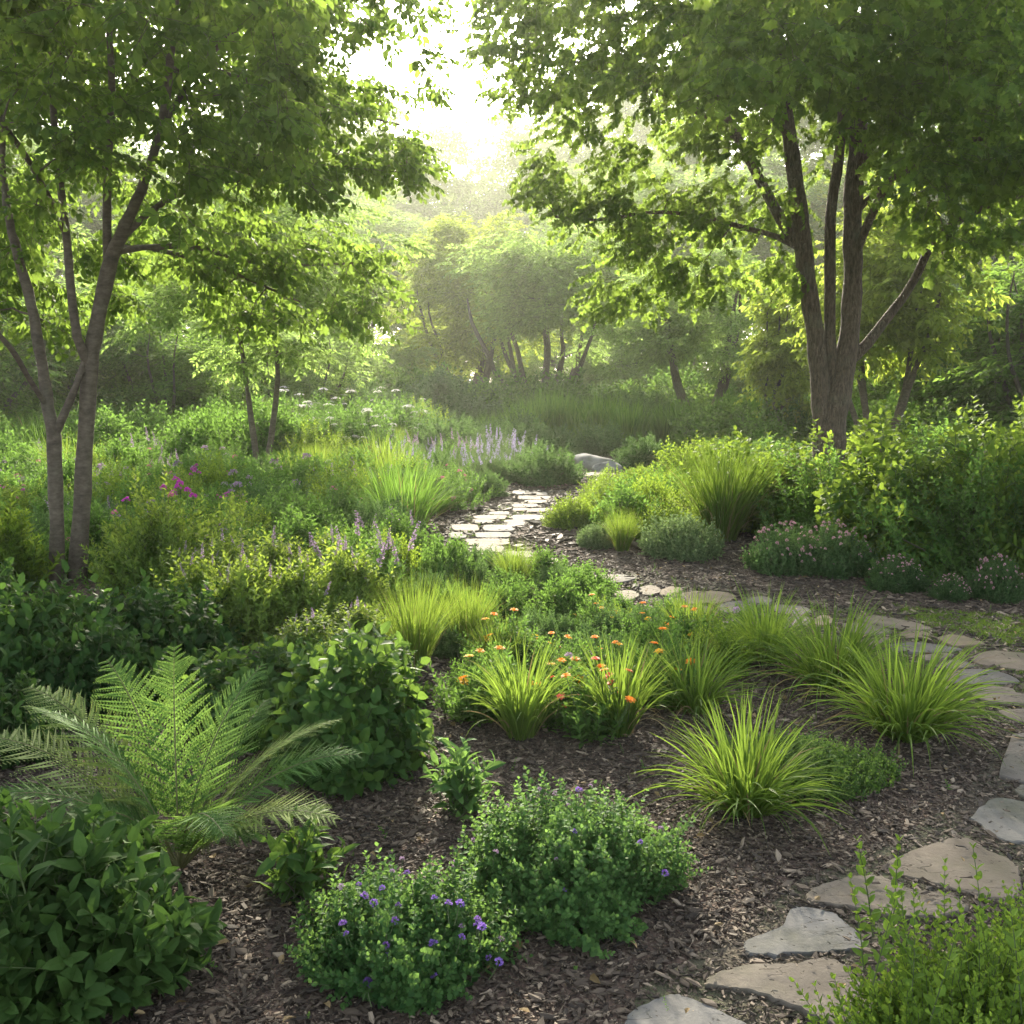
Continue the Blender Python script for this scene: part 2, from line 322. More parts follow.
def soil(name, c1, c2, c3):
    m, n, b = mat(name); tc = N_(n, 'ShaderNodeTexCoord')
    a = N_(n, 'ShaderNodeTexNoise'); a.inputs['Scale'].default_value = 2.2; a.inputs['Detail'].default_value = 6; n.links.new(tc.outputs['Object'], a.inputs[0])
    c = N_(n, 'ShaderNodeTexNoise'); c.inputs['Scale'].default_value = 90; c.inputs['Detail'].default_value = 4; n.links.new(tc.outputs['Object'], c.inputs[0])
    cr = N_(n, 'ShaderNodeValToRGB'); cr.color_ramp.elements[0].position = .4; cr.color_ramp.elements[1].position = .6; cr.color_ramp.elements[0].color = (*c1, 1); cr.color_ramp.elements[1].color = (*c2, 1); n.links.new(a.outputs[0], cr.inputs[0])
    mx = N_(n, 'ShaderNodeMix', data_type='RGBA'); mx.inputs[7].default_value = (*c3, 1); n.links.new(cr.outputs[0], mx.inputs[6]); n.links.new(c.outputs[0], mx.inputs[0])
    n.links.new(mx.outputs[2], b.inputs['Base Color']); b.inputs['Roughness'].default_value = .95
    bp = N_(n, 'ShaderNodeBump'); bp.inputs['Strength'].default_value = .8; bp.inputs['Distance'].default_value = .01; n.links.new(c.outputs[0], bp.inputs['Height']); n.links.new(bp.outputs[0], b.inputs['Normal'])
    return m
M['joint'] = soil('mossy joint soil', (.06, .05, .032), (.05, .075, .022), (.1, .08, .055))
M['turf'] = soil('turf base', (.045, .085, .018), (.06, .1, .02), (.04, .06, .015))

# ------------------------------------------------------------------ object helpers
def tag(o, label=None, cat=None, group=None, kind=None):
    if label: o['label'] = label
    if cat: o['category'] = cat
    if group: o['group'] = group
    if kind: o['kind'] = kind
    return o
def thing(name, label, cat, loc=(0, 0, 0), rz=0.0, group=None):
    o = bpy.data.objects.new(name, None); COL.objects.link(o); o.empty_display_size = .1
    o.location = [float(v) for v in loc]; o.rotation_euler = (0, 0, float(rz)); return tag(o, label, cat, group)
def dup(root, loc, rz=0.0, sc=(1, 1, 1), label=None, group=None):
    r = root.copy(); COL.objects.link(r); r.location = [float(v) for v in loc]; r.rotation_euler = (0, 0, float(rz)); r.scale = [float(v) for v in sc]
    if label: r['label'] = label
    if group: r['group'] = group
    for ch in list(root.children):
        c = ch.copy(); COL.objects.link(c); c.parent = r
        for g2 in list(ch.children):
            d = g2.copy(); COL.objects.link(d); d.parent = c
    return r

# ------------------------------------------------------------------ the ground, the path and its flagstones
def sheet(name, xy, z, m, kind='structure'):
    g = Geo(); g.add([(x, y, z) for x, y in xy], [list(range(len(xy)))]); return tag(g.build(name, m), kind=kind)
sheet('ground', [(-160, -12), (160, -12), (160, 240), (-160, 240)], 0, M['mulch'])

def poly(s_): return [tuple(map(float, p.split(','))) for p in s_.split()]
STONES = [
 ("620,1040 624,1012 648,996 672,987 705,996 735,1011 762,1026 770,1060 620,1066", 'slate', "blue grey flagstone cut off by the bottom edge, nearest one in the mulch"),
 ("706,975 724,966 752,960 790,960 827,954 845,961 861,979 880,1000 884,1036 850,1030 818,1012 780,996 745,985 710,981", 'flag', "long tan flagstone at the bottom, its right end behind the bright green box shrub"),
 ("743,939 749,934 781,921 790,904 801,901 831,906 850,919 861,930 867,941 839,946 790,948 749,949", 'slate', "grey shield shaped flagstone with a flat front edge and a domed back"),
 ("806,891 820,882 849,874 871,872 888,876 912,886 955,893 967,908 906,913 853,904 812,898", 'flag', "narrow tan flagstone lying just behind the bright green box shrub"),
 ("886,856 941,835 968,833 992,847 1011,855 1021,868 1019,890 994,894 949,882 918,874 888,866", 'flag', "largest tan cracked flagstone of the near curve, kite shaped"),
 ("970,814 992,794 1024,797 1052,804 1050,836 1024,838 1001,835 980,820", 'slate', "blue grey flagstone at the right edge beside the mulch"),
 ("1014,787 1024,782 1052,783 1052,795 1024,794", 'flag', "small mossy sliver of flagstone at the right edge"),
 ("1012,733 1052,733 1057,781 1024,779 1002,773 1000,768", 'flag', "squared tan flagstone at the right edge, below the gap in the path"),
 ("997,707 1024,705 1056,709 1056,721 1023,719 1006,713", 'flag', "flagstone at the right edge, first one above the bare mulch"),
 ("967,688 976,685 993,684 1012,687 1019,692 1042,694 1042,702 1014,702 991,700 976,695", 'flag', "cracked flagstone with a notched back edge beside the large sedge"),
 ("942,674 959,668 989,667 1006,671 1020,678 1012,681 989,682 954,681", 'flag', "wide smooth grey flagstone just right of the large sedge"),
 ("968,655 987,649 1010,650 1037,655 1037,668 1004,665 982,662", 'flag', "broad flagstone at the right edge below the lawn"),
 ("936,637 945,634 959,634 976,638 985,642 963,644 950,643", 'flag', "flagstone bedded in the lawn, touching the grass on its right"),
 ("897,630 908,628 924,629 930,632 920,635 903,634", 'flag', "small thin flagstone between the long back slab and the lawn slab"),
 ("853,616 875,613 901,617 920,621 932,626 911,628 886,625 868,621", 'flag', "long flagstone at the back of the path against the shrub bed"),
 ("890,642 916,640 941,643 964,647 941,650 907,650 893,648", 'flag', "long thin flagstone in the middle of the right hand path"),
 ("920,653 941,651 955,653 941,657 924,658", 'flag', "small flagstone under the long thin one, near the sedge tips"),
 ("940,663 948,659 959,658 975,663 967,666 944,667", 'flag', "small rounded flagstone above the wide smooth grey one"),
 ("842,622 868,622 893,630 868,633 847,629", 'flag', "flagstone showing above the tips of the middle sedge"),
 ("814,617 820,613 828,613 834,620 817,623", 'flag', "small upright looking flagstone behind the sedge spikes"),
 ("862,637 884,634 894,638 880,643 866,642", 'flag', "flagstone half hidden above the large sedge"),
 ("775,603 800,604 812,609 792,613 774,609", 'flag', "flagstone between the round sunlit slab and the sedges"),
 ("780,616 806,614 810,622 788,625", 'flag', "flagstone peeping through the back of the sedge row"),
 ("667,597 678,592 700,589 724,590 737,594 727,600 698,602 674,601", 'flag', "big sunlit oval flagstone in the middle of the path"),
 ("661,588 672,584 684,588 670,593 660,592", 'flag', "sunlit flagstone behind the left end of the oval one"),
 ("594,578 605,574 622,573 637,577 620,581 599,581", 'flag', "sunlit flagstone left of the middle, next to the mulch edge"),
 ("572,570 585,568 594,571 586,576 571,575", 'flag', "small sunlit flagstone right of the little upright grass"),
 ("682,607 694,603 708,605 711,610 697,613 685,612", 'flag', "sunlit flagstone in front of the left half of the oval one"),
 ("717,604 733,600 750,601 754,606 738,610 722,610", 'flag', "sunlit flagstone in front of the right half of the oval one"),
 ("746,597 760,594 772,597 768,603 750,602", 'flag', "small flagstone right of the oval one, behind the sedge spikes"),
 ("638,586 650,583 661,587 657,592 642,592", 'flag', "sunlit flagstone two slabs left of the oval one"),
 ("685,617 700,615 713,617 712,623 690,624", 'flag', "flagstone glimpsed through the orange flowered plants"),
 ("576,582 588,580 592,586 579,588", 'flag', "little flagstone among the meadow plants beside the bend"),
 ("610,590 630,588 640,594 624,600 608,597", 'flag', "flagstone behind the yellow flowers, mostly covered"),
]
for k, r_ in enumerate([(175,430,290,458),(290,378,430,398),(365,360,450,375),(270,402,370,418),(480,378,620,402),(440,402,530,430),(340,432,470,460),(300,463,450,490),(245,500,440,528),(300,532,420,565),(155,470,230,495),(545,345,650,360),(480,322,590,337),(545,303,640,319),(500,281,650,296),(480,256,555,272),(565,262,645,276),(335,590,385,612),(460,345,540,358),(640,600,700,625),(840,165,900,180),(905,162,990,178),(700,655,790,690),(800,660,880,690),(905,685,1010,715),(430,565,560,592),(455,600,600,628),(560,632,690,655),(810,715,870,745)]):
    q = RS(k + 50); x0, y0, x1, y1 = r_; sx = lambda x: 420 + x / 5.12; sy = lambda y: 440 + y / 5.12
    cx, cy, hx, hy = (sx(x0) + sx(x1)) / 2, (sy(y0) + sy(y1)) / 2, (sx(x1) - sx(x0)) / 2, (sy(y1) - sy(y0)) / 2
    an = np.array([-2.75, -2.2, -1.0, -.4, .3, .9, 2.1, 2.85]); px_ = [(cx + hx * 1.25 * np.clip(1.25 * np.cos(a), -1, 1) * q.uniform(.9, 1.05), cy + hy * 1.18 * np.clip(1.3 * np.sin(a), -1, 1) * q.uniform(.9, 1.02)) for a in an]
    STONES.append((" ".join(f"{a:.2f},{b:.2f}" for a, b in px_), 'flag', None))
ORD = "first second third fourth fifth sixth seventh eighth ninth tenth eleventh twelfth thirteenth fourteenth fifteenth sixteenth seventeenth eighteenth nineteenth twentieth twenty-first twenty-second twenty-third twenty-fourth twenty-fifth twenty-sixth twenty-seventh twenty-eighth twenty-ninth thirtieth thirty-first thirty-second thirty-third thirty-fourth thirty-fifth thirty-sixth".split()
stone_polys = []
far_i = 0
far_list = sorted([s_ for s_ in STONES if s_[2] is None], key=lambda s_: -np.mean([p[1] for p in poly(s_[0])]))
far_lab = {id(s_): f"pale sunlit slab of the far bend, {ORD[i]} counting away from the meadow flowers" for i, s_ in enumerate(far_list)}
for i, st_ in enumerate(STONES):
    pp = poly(st_[0]); W = np.array([at(a, b, 0.03)[:2] for a, b in pp])
    q = RS(900 + i)
    if i < 6:                                   # finer, slightly chipped outline for the near ones
        W = resample(np.concatenate([np.c_[W, W * 0][:, :2], W[:1]]), len(W) * 6)[:-1]
        W = W + q.normal(0, .0028, W.shape)
    elif len(W) < 40:
        W = resample(np.concatenate([W, W[:1]]), len(W) * 3)[:-1] + q.normal(0, .002, (len(W) * 3 - 0, 2))[:len(W) * 3 - 1 + 0][: (len(W) * 3 - 1)]
    c = W.mean(0); stone_polys.append(W)
    n = len(W); g = Geo(); th = .018 + q.uniform(-.004, .006); tlt = q.normal(0, .012, 2)
    rings = []
    for sc_, z in ((1.0, -.02), (1.004, th - .012), (.992, th - .004), (.965, th), (.6, th + .001), (.25, th)):
        R_ = (W - c) * sc_; zz = z + (R_ @ tlt if z > 0 else 0) + 0
        rings.append(np.c_[R_, np.broadcast_to(zz, (n,))])
    V = np.concatenate(rings + [np.array([[0, 0, th]])]); Fq = []
    for k in range(5):
        a = np.arange(n); b_ = (a + 1) % n; Fq.append(np.stack([a + k * n, b_ + k * n, b_ + (k + 1) * n, a + (k + 1) * n], -1))
    a = np.arange(n); Ft = np.stack([a + 5 * n, (a + 1) % n + 5 * n, np.full(n, 6 * n)], -1)
    area = .5 * np.sum(W[:, 0] * np.roll(W[:, 1], -1) - W[:, 1] * np.roll(W[:, 0], -1))
    Fq = np.concatenate(Fq)
    if area < 0: Fq = Fq[:, ::-1]; Ft = Ft[:, ::-1]
    g.addm(V, [(Fq, 0), (Ft, 0)]); o = g.build('flagstone', M[st_[1]])
    o.location = (c[0], c[1], 0)
    tag(o, st_[2] or far_lab[id(st_)], 'flagstone', 'flagstones of the garden path')

def inside(P, Q):
    x, y = P[:, 0], P[:, 1]; r = np.zeros(len(P), bool); n = len(Q); j = n - 1
    for i in range(n):
        a, b = Q[i], Q[j]
        c = ((a[1] > y) != (b[1] > y)) & (x < (b[0] - a[0]) * (y - a[1]) / (b[1] - a[1] + 1e-12) + a[0]); r ^= c; j = i
    return r
def gpoly(s_): return np.array([at(a, b)[:2] for a, b in poly(s_)])
def on_stone(P, grow=1.0):
    r = np.zeros(len(P), bool)
    for W in stone_polys:
        c = W.mean(0); rad = np.abs(W - c).max() * grow * 1.5
        near = np.abs(P[:, :2] - c).max(1) < rad
        if near.any():
            idx = np.nonzero(near)[0]; r[idx[inside(P[idx], c + (W - c) * grow)]] = True
    return r
# joint soil strips under the path, and the lawn
JOINT_FAR = "640,600 560,572 500,560 440,548 440,530 470,512 520,500 540,488 590,484 590,492 560,497 548,512 520,530 500,540 540,556 600,568 700,580 850,606 940,616 940,625 1060,650 1060,724 990,722 930,690 850,650 780,630 700,628"
JOINT_NEAR = "600,1090 640,990 740,930 800,880 880,850 960,800 990,760 1000,730 1100,728 1100,840 1030,900 980,925 900,925 880,960 900,1090"
for s_ in (JOINT_FAR, JOINT_NEAR):
    sheet('path', gpoly(s_), .004, M['joint'])
LAWN = "890,606 940,612 1060,622 1200,640 1200,720 1060,668 1030,650 985,640 960,632 930,628"
sheet('lawn', gpoly(LAWN), .008, M['turf'])

# bark chips: thousands of loose pieces over the mulch
def chips(name, n, region, size, seed, cull=None):
    q = RS(seed); x0, y0, x1, y1 = region
    P = np.c_[q.uniform(x0, x1, n), q.uniform(y0, y1, n), np.zeros(n)]
    px, py = proj(P); k = (px > -60) & (px < 1084) & (py < 1100)
    if cull is not None: k &= cull(P, px, py)
    P = P[k]; k = ~on_stone(P, .99) | (q.random(len(P)) < .015); P = P[k]; n = len(P)
    st = on_stone(P, .99)
    P[:, 2] = np.where(st, .034, q.uniform(.002, .016, n))
    tpls = []
    for j in range(5):
        L, Wd, H = 1, q.uniform(.12, .38), .08
        V = np.array([(-.5, -Wd * .3, 0), (-.2, -Wd * .5, 0), (.5, -Wd * .2, 0), (.45, Wd * .3, 0), (0, Wd * .5, 0), (-.5, Wd * .2, 0)])
        V[:, :2] += q.normal(0, .06, (6, 2)); V2 = V.copy(); V2[:, 2] += H; V2[:, :2] *= .9; V2[:, 2] += q.normal(0, .04, 6)
        a = np.arange(6); b = (a + 1) % 6
        tpls.append((np.concatenate([V, V2]), [(np.stack([a, b, b + 6, a + 6], -1), 0), (np.array([[6, 7, 8, 9, 10, 11]]), 0)]))
    az = q.uniform(0, 6.28, n); til = q.normal(0, .25, n) * ~st
    d = np.stack([np.cos(az), np.sin(az), til], -1); nn = np.stack([q.normal(0, .3, n) * ~st, q.normal(0, .3, n) * ~st, np.ones(n)], -1)
    g = Geo(); g.inst(tpls, P, frames(d, nn), np.clip(q.lognormal(math.log(size), .6, n), size * .3, size * 4.5), q)
    return tag(g.build(name, M['chip']), label='loose shredded brown bark chips covering the beds', kind='stuff')
chips('mulch_chips', 190000, (-2.6, 2.2, 2.8, 5.2), .0125, 1)
chips('mulch_chips', 90000, (-2.5, 5.2, 5.5, 9.5), .026, 2, lambda P, x, y: x > 380)
chips('mulch_chips', 60000, (-3, 9.5, 7.5, 18), .045, 3, lambda P, x, y: x > 300)

# ------------------------------------------------------------------ trees
def px_stem(Y, pts, k=14, yoff=None):
    """stem traced as (px, py, width px[, dY]); real radius at the tree's real distance"""
    out = []
    for p in pts:
        d = Y + (p[3] if len(p) > 3 else 0); P = atY(p[0], p[1], d); out.append([*P, p[2] / 2 / FPX * d])
    return resample(out, k)
def grow(rng, stems, targets, rmax=.03, up=.12):
    nodes = np.concatenate(stems); nodes = nodes[nodes[:, 2] > np.percentile(nodes[:, 2], 12)]
    d0 = np.min(np.linalg.norm(targets[:, None] - nodes[None, :, :3], axis=-1), 1)
    B, RR = [], []
    t = np.linspace(0, 1, 7)[:, None]
    for i in np.argsort(d0):
        T = targets[i]; d = np.linalg.norm(nodes[:, :3] - T, axis=1)
        cost = d + .9 * np.maximum(0, nodes[:, 2] - T[2] - .15) - np.minimum(nodes[:, 3], .03) * 4
        j = int(np.argmin(cost)); A = nodes[j, :3]; dd = d[j]
        if dd < .05: continue
        C = (A + T) / 2 + np.array([0, 0, up * dd]) + rng.normal(0, .07 * dd, 3)
        P = (1 - t) ** 2 * A + 2 * t * (1 - t) * C + t * t * T
        P[1:-1] += rng.normal(0, .015 * dd, (5, 3))
        r0 = min(nodes[j, 3] * .7, .006 + .013 * dd, rmax); r = np.linspace(r0, max(.0025, r0 * .3), 7)
        B.append(P); RR.append(r); nodes = np.concatenate([nodes, np.c_[P[2:], r[2:]]])
    return np.array(B), np.array(RR)
def crown(g, rng, targets, centre, sprays, m, rad, flat, size, droop=.25, njit=.35):
    n = len(targets); T = np.repeat(targets, m, 0); N = len(T)
    u = norm(rng.normal(0, 1, (N, 3))) * (rng.random((N, 1)) ** .5) * rad; u[:, 2] *= flat
    out = T - centre; out[:, 2] *= .3; out = norm(out)
    d = norm(u) * .8 + out * .5 + rng.normal(0, .25, (N, 3)); d[:, 2] = d[:, 2] * .5 - droop
    nn = np.tile([0, 0, 1.], (N, 1)) + rng.normal(0, njit, (N, 3))
    S = size * rng.uniform(.7, 1.25, N)
    g.inst(sprays, T + u - norm(d) * S[:, None] * .4, frames(d, nn), S, rng)

def boxes_to_targets(rng, boxes, ctr=None):
    T = []
    for x0, y0, x1, y1, Y0, Y1, n in boxes:
        for _ in range(n): T.append(atY(rng.uniform(x0, x1), rng.uniform(y0, y1), rng.uniform(Y0, Y1)))
    T = np.array(T)
    keep = []                                   # thin out targets that sit on top of each other
    for i, p in enumerate(T):
        if p[2] > .6 and all(np.linalg.norm(p - T[j]) > .17 for j in keep[-80:]): keep.append(i)
    return T[keep]

def big_tree(name, label, base, stems, bits, targets, sprays, m, rad, flat, size, leafm, barkm, seed, twigr=.03, droop=.25, njit=.35):
    q = RS(seed); t = thing(name, label, 'tree', (base[0], base[1], 0)); off = np.array([base[0], base[1], 0])
    for i, s_ in enumerate(stems):
        g = Geo(); s2 = s_.copy(); s2[:, :3] -= off
        if i < bits: s2 = resample(s2, 40); s2[:, 3] *= 1 + .05 * np.sin(np.arange(40) * 1.7 + i) + q.normal(0, .025, 40); s2[:, :2] += q.normal(0, .004, (40, 2))
        tubes(g, s2[:, :3], s2[:, 3], 18 if i < bits else 9); g.build('trunk' if i < bits else 'limb', barkm, t, True)
    B, RR = grow(q, stems, targets, twigr); g = Geo(); tubes(g, B - off, RR, 5, 2); crown(g, q, targets - off, np.array([0, 0, targets[:, 2].mean()]), sprays, m, rad, flat, size, droop, njit)
    g.build('crown', [leafm, M['twig'], barkm], t); return t

q = RS(11)
hazel_sprays = [spray(q, leaf(.62, .06, .18), 12, .25, 55, hang=.35) for _ in range(5)]
maple_sprays = [spray(q, lobed(.07), 12, .27, 60, hang=.6) for _ in range(5)]
# --- the two-trunked tree on the left, 8 m away
YL = 8.0
ls = [px_stem(YL, [(56, 600, 17.3), (57, 560, 14.7), (56, 500, 14.1), (54, 440, 14.1), (47, 400, 10.9), (38, 340, 10.2), (26, 285, 9.6), (14, 240, 8.3), (5, 190, 7.0), (0, 120, 5.8), (-8, 30, 5.6)]),
      px_stem(YL, [(78, 602, 21.8, .1), (78, 570, 17.9, .1), (82, 500, 16.6, .1), (86, 430, 16.0, .1), (90, 370, 15.4, .1), (98, 318, 14.7, .1), (110, 265, 14.1, .1), (124, 228, 11.5, .1), (142, 190, 9.6, .2), (155, 150, 8.3, .3), (168, 90, 7.7, .3), (174, 20, 6.4, .4), (180, -60, 5.6, .4)], 18),
      px_stem(YL, [(90, 365, 9.6, .1), (78, 340, 9.0), (71, 290, 8.3), (67, 240, 7.7), (61, 190, 7.0), (54, 120, 6.4), (50, 50, 5.1), (52, -50, 4.8)]),
      px_stem(YL, [(108, 270, 9.0, .1), (107, 220, 8.3, .1), (108, 160, 7.7), (112, 100, 7.0), (109, 30, 5.8), (100, -70, 4.8)]),
      px_stem(YL, [(56, 432, 9.0), (68, 405, 7.7), (78, 380, 6.4), (86, 355, 5.8, .1)]),
      px_stem(YL, [(48, 408, 5.8), (30, 380, 5.1, -.2), (12, 350, 5.6, -.4), (-15, 320, 4.0, -.6)]),
      px_stem(YL, [(120, 240, 7.0, .1), (150, 212, 6.4, .2), (182, 192, 5.1, .4), (215, 182, 4.8, .7), (265, 180, 4.0, 1.1), (330, 188, 2.8, 1.5)]),
      px_stem(YL, [(118, 252, 5.8, .1), (150, 247, 5.6, .4), (200, 248, 4.8, .8), (250, 262, 4.0, 1.2), (310, 265, 2.8, 1.6), (370, 262, 2.0, 2)]),
      px_stem(YL, [(150, 248, 4.8, .4), (205, 262, 4.0, .9), (250, 280, 3.2, 1.2), (300, 302, 2.0, 1.5)]),
      px_stem(YL, [(64, 230, 6.4), (45, 190, 5.8, -.3), (22, 150, 5.6, -.6), (-10, 108, 4.8, -.9)]),
      px_stem(YL, [(160, 130, 6.4, .3), (185, 90, 5.1, .6), (215, 50, 4.8, 1), (260, 10, 4.0, 1.3), (320, -20, 2.8, 1.6)]),
      px_stem(YL, [(168, 70, 5.8, .3), (210, 70, 5.6, .8), (270, 88, 4.0, 1.2), (340, 110, 3.2, 1.6), (400, 125, 2.0, 1.9)])]
T = boxes_to_targets(q, [(-60, -20, 200, 110, 8.7, 11, 84), (-60, 110, 170, 225, 8.6, 10.4, 30), (-60, -20, 200, 250, 6.8, 7.8, 28), (190, -20, 310, 90, 7.8, 10.8, 48), (180, 90, 350, 195, 7.8, 9.8, 44), (-60, 200, 160, 330, 8.4, 10, 22),
    (290, -20, 430, 30, 8.8, 11, 16), (310, 62, 430, 100, 8.8, 10.8, 11), (300, 140, 425, 182, 8.8, 10, 14), (120, 215, 405, 275, 8.4, 10.8, 27), (210, 265, 385, 325, 8.8, 10.4, 12), (335, 300, 375, 320, 8.8, 9.6, 3),
    (-120, -260, 290, -20, 6.2, 10.5, 190), (-60, 240, 60, 330, 7.5, 9.5, 10), (-500, -200, -60, 240, 6.5, 10, 26), (-30, -60, 300, 60, 6.0, 7.2, 18), (120, 90, 300, 160, 6.6, 7.6, 12)])  # foliage above the frame is thickened to block light and darken the crown
T = np.concatenate([T, q.uniform([-4.2, 2.2, 4.3], [-.6, 6.6, 5.6], (75, 3))])  # unseen crown clusters overhead, added to shade the lower left planting
big_tree('broadleaf_tree', "tall two-trunked tree with smooth grey bark and broad overhanging leaves on the left", atY(68, 600, YL), ls, 2, T, hazel_sprays, 12, .29, .5, .30, M['hazel'], M['smoothbark'], 21, .02, .3, .6)
# --- the big old tree on the right, 13 m away
YR = 13.0
q = RS(12)
rs = [px_stem(YR, [(826, 535, 56), (828, 500, 40), (829, 460, 32), (832, 420, 29), (840, 385, 24), (848, 345, 21), (852, 300, 19), (853, 250, 18), (853, 200, 18), (857, 150, 16), (862, 80, 14), (868, 0, 12), (872, -120, 8)], 20),
      px_stem(YR, [(824, 490, 28), (824, 440, 22), (821, 395, 20), (817, 350, 18), (810, 300, 17), (803, 245, 17), (797, 195, 16), (791, 145, 14), (783, 90, 12), (775, 10, 10), (768, -100, 6)], 18),
      px_stem(YR, [(833, 375, 13), (830, 338, 11), (830, 296, 11), (830, 253, 11), (831, 208, 10), (838, 165, 10), (842, 110, 8), (836, 30, 6)]),
      px_stem(YR, [(848, 362, 12), (866, 345, 11), (887, 318, 9.5), (911, 286, 8.5), (931, 246, 8, -.3), (950, 226, 8, -.6), (1000, 200, 6, -1), (1060, 188, 4, -1.4)]),
      px_stem(YR, [(801, 248, 12), (784, 225, 11, .1), (765, 190, 10, .2), (745, 152, 9, .3), (728, 120, 8, .4), (712, 92, 7, .5), (700, 70, 6, .5), (680, 20, 5, .6)]),
      px_stem(YR, [(738, 138, 7, .3), (712, 122, 6.5, .5), (685, 103, 6, .8), (655, 90, 5, 1), (622, 78, 4, 1.2), (570, 60, 3, 1.4), (510, 70, 2, 1.5)]),
      px_stem(YR, [(799, 248, 7), (775, 236, 5.5, .1), (745, 228, 5, .1), (700, 216, 4, .2), (650, 212, 3.5, .3), (600, 220, 3, .3), (555, 217, 2, .3)]),
      px_stem(YR, [(853, 262, 9), (866, 228, 8.5, -.2), (884, 190, 8, -.4), (896, 175, 8, -.5), (925, 162, 7, -.6), (955, 140, 6, -.9), (1000, 112, 5, -1.2), (1060, 95, 4, -1.4)]),
      px_stem(YR, [(955, 140, 4.5, -.9), (990, 138, 4, -1.2), (1030, 128, 3, -1.5)]),
      px_stem(YR, [(856, 175, 9), (868, 150, 8, -.2), (895, 100, 7, -.5), (930, 55, 6, -1), (970, 20, 5, -1.6), (1040, -20, 4, -2)]),
      px_stem(YR, [(853, 215, 7), (876, 192, 6, -.1), (890, 182, 5, -.3)]),
      px_stem(YR, [(792, 140, 8), (755, 90, 7, -.4), (730, 40, 6, -.8), (700, -20, 5, -1.2)])]
T = boxes_to_targets(q, [(475, -30, 560, 50, 12.5, 15, 22), (505, 45, 560, 100, 12.8, 14.8, 11), (560, -30, 760, 90, 11, 15.5, 80), (700, -40, 1040, 90, 13.4, 16.5, 170), (700, -40, 880, 80, 10, 12.4, 30), (880, -40, 1040, 90, 10, 13, 80), (890, 80, 1040, 215, 9.6, 13.2, 66),
    (560, 80, 700, 165, 12.6, 14.8, 15), (530, 185, 700, 238, 12.9, 14.2, 18), (600, 215, 800, 290, 12.8, 14.2, 23), (580, 262, 690, 315, 12.9, 13.9, 9), (690, 80, 900, 170, 13.6, 15.2, 22), (700, 170, 800, 230, 12.6, 14.4, 9), (700, 70, 900, 150, 11.5, 12.5, 12), (930, 215, 1060, 250, 9.8, 12, 10),
    (500, -400, 1100, -30, 9.5, 16, 240), (1040, -200, 1400, 240, 9.5, 15, 40), (700, -60, 1050, 110, 8, 10, 48), (535, 120, 570, 190, 12.8, 14.2, 6)])  # extra unseen clusters over the frame top, added to keep this crown dark
big_tree('maple_tree', "large old tree with thick rough bark and several rising stems on the right", atY(832, 515, YR), rs, 2, T, maple_sprays, 11, .40, .7, .31, M['maple'], M['bark'], 22, .035, .35, .6)

# --- smaller trees: built about their own foot, several stems, own crown
def small_tree(name, label, px, pyb, H, W, nst, spreadb, leafm, barkm, seed, ntg, m, size, lt, group=None, fork=.35, crown_lo=.38, Y=None, rtr=.05, dens_rad=.5, droop=.15, topw=.7):
    q = RS(seed); P0 = at(px, pyb) if Y is None else np.array([*(atY(px, 300, Y)[:2]), 0])
    t = thing(name, label, 'tree', P0, q.uniform(0, 6.28) * 0, group)
    stems = []
    for i in range(nst):
        az = q.uniform(0, 6.28) if nst > 3 else (math.pi * (i % 2) + q.normal(0, .3)); lean = spreadb * W * .5 * q.uniform(.5, 1.1)
        b0 = np.array([math.cos(az), math.sin(az), 0])
        pts = []
        for k in range(6):
            f = k / 5; pts.append([*(b0 * (.04 * H / 4 + lean * math.sin(f * 1.5) ** .9) + np.array([0, 0, H * (.9 if nst < 6 else .68) * f * (1 - .1 * spreadb)]) + q.normal(0, .012 * H, 3) * (k > 0)), rtr * (1 - .8 * f) * q.uniform(.8, 1.1)])
        stems.append(resample(pts, 12))
    g = Geo()
    for s_ in stems: tubes(g, s_[:, :3], s_[:, 3], 8)
    g.build('trunk', barkm, t, True)
    n = ntg; u = norm(q.normal(0, 1, (n, 3))); f = q.random(n) ** .4
    zc = (crown_lo + 1) / 2; T = u * f[:, None] * np.array([W / 2, W / 2, H * (1 - crown_lo) / 2])
    lob = 1 + .18 * np.sin(3 * np.arctan2(u[:, 1], u[:, 0]) + q.uniform(0, 6)) + .12 * np.sin(5 * u[:, 2] + q.uniform(0, 6)); T *= lob[:, None]
    T[:, 2] += H * zc; T[:, :2] *= (1 - (1 - topw) * np.clip((T[:, 2:3] / H - crown_lo) / (1 - crown_lo), 0, 1))
    B, RR = grow(q, stems, T, rtr * .4); g = Geo(); tubes(g, B, RR, 4, 2); crown(g, q, T, np.array([0, 0, H * zc]), lt, m, dens_rad, .55, size, droop); g.build('crown', [leafm, M['twig'], barkm], t)
    return t
q = RS(13)
sm_sprays = [spray(q, sleaf(.5, .08, .1), 12, .25, 50) for _ in range(4)]
sm_tuft = [spray(q, sleaf(.55, .1, .2), 9, .34, 60, hang=.2) for _ in range(4)]
small_tree('ornamental_tree', "slim two-stemmed tree rising from the flower bed behind the left tree", 262, 477, 5.0, 5.2, 2, .15, M['far_tree'], M['smoothbark'], 31, 200, 16, .38, sm_sprays, rtr=.062, dens_rad=.42)
small_tree('ornamental_tree', "round hazy multi-stemmed tree, left one of the fan-stemmed pair", 466, 420, 7.8, 6.6, 9, .6, M['far_yellow'], M['greybark'], 32, 170, 26, .6, sm_sprays, rtr=.13, Y=40, dens_rad=.75, crown_lo=.28)
small_tree('ornamental_tree', "spreading tree with a fan of bare stems above the tall grasses", 550, 420, 6.5, 6.6, 9, .8, M['far_tree'], M['greybark'], 33, 150, 26, .55, sm_sprays, rtr=.15, Y=33, dens_rad=.7, crown_lo=.42)
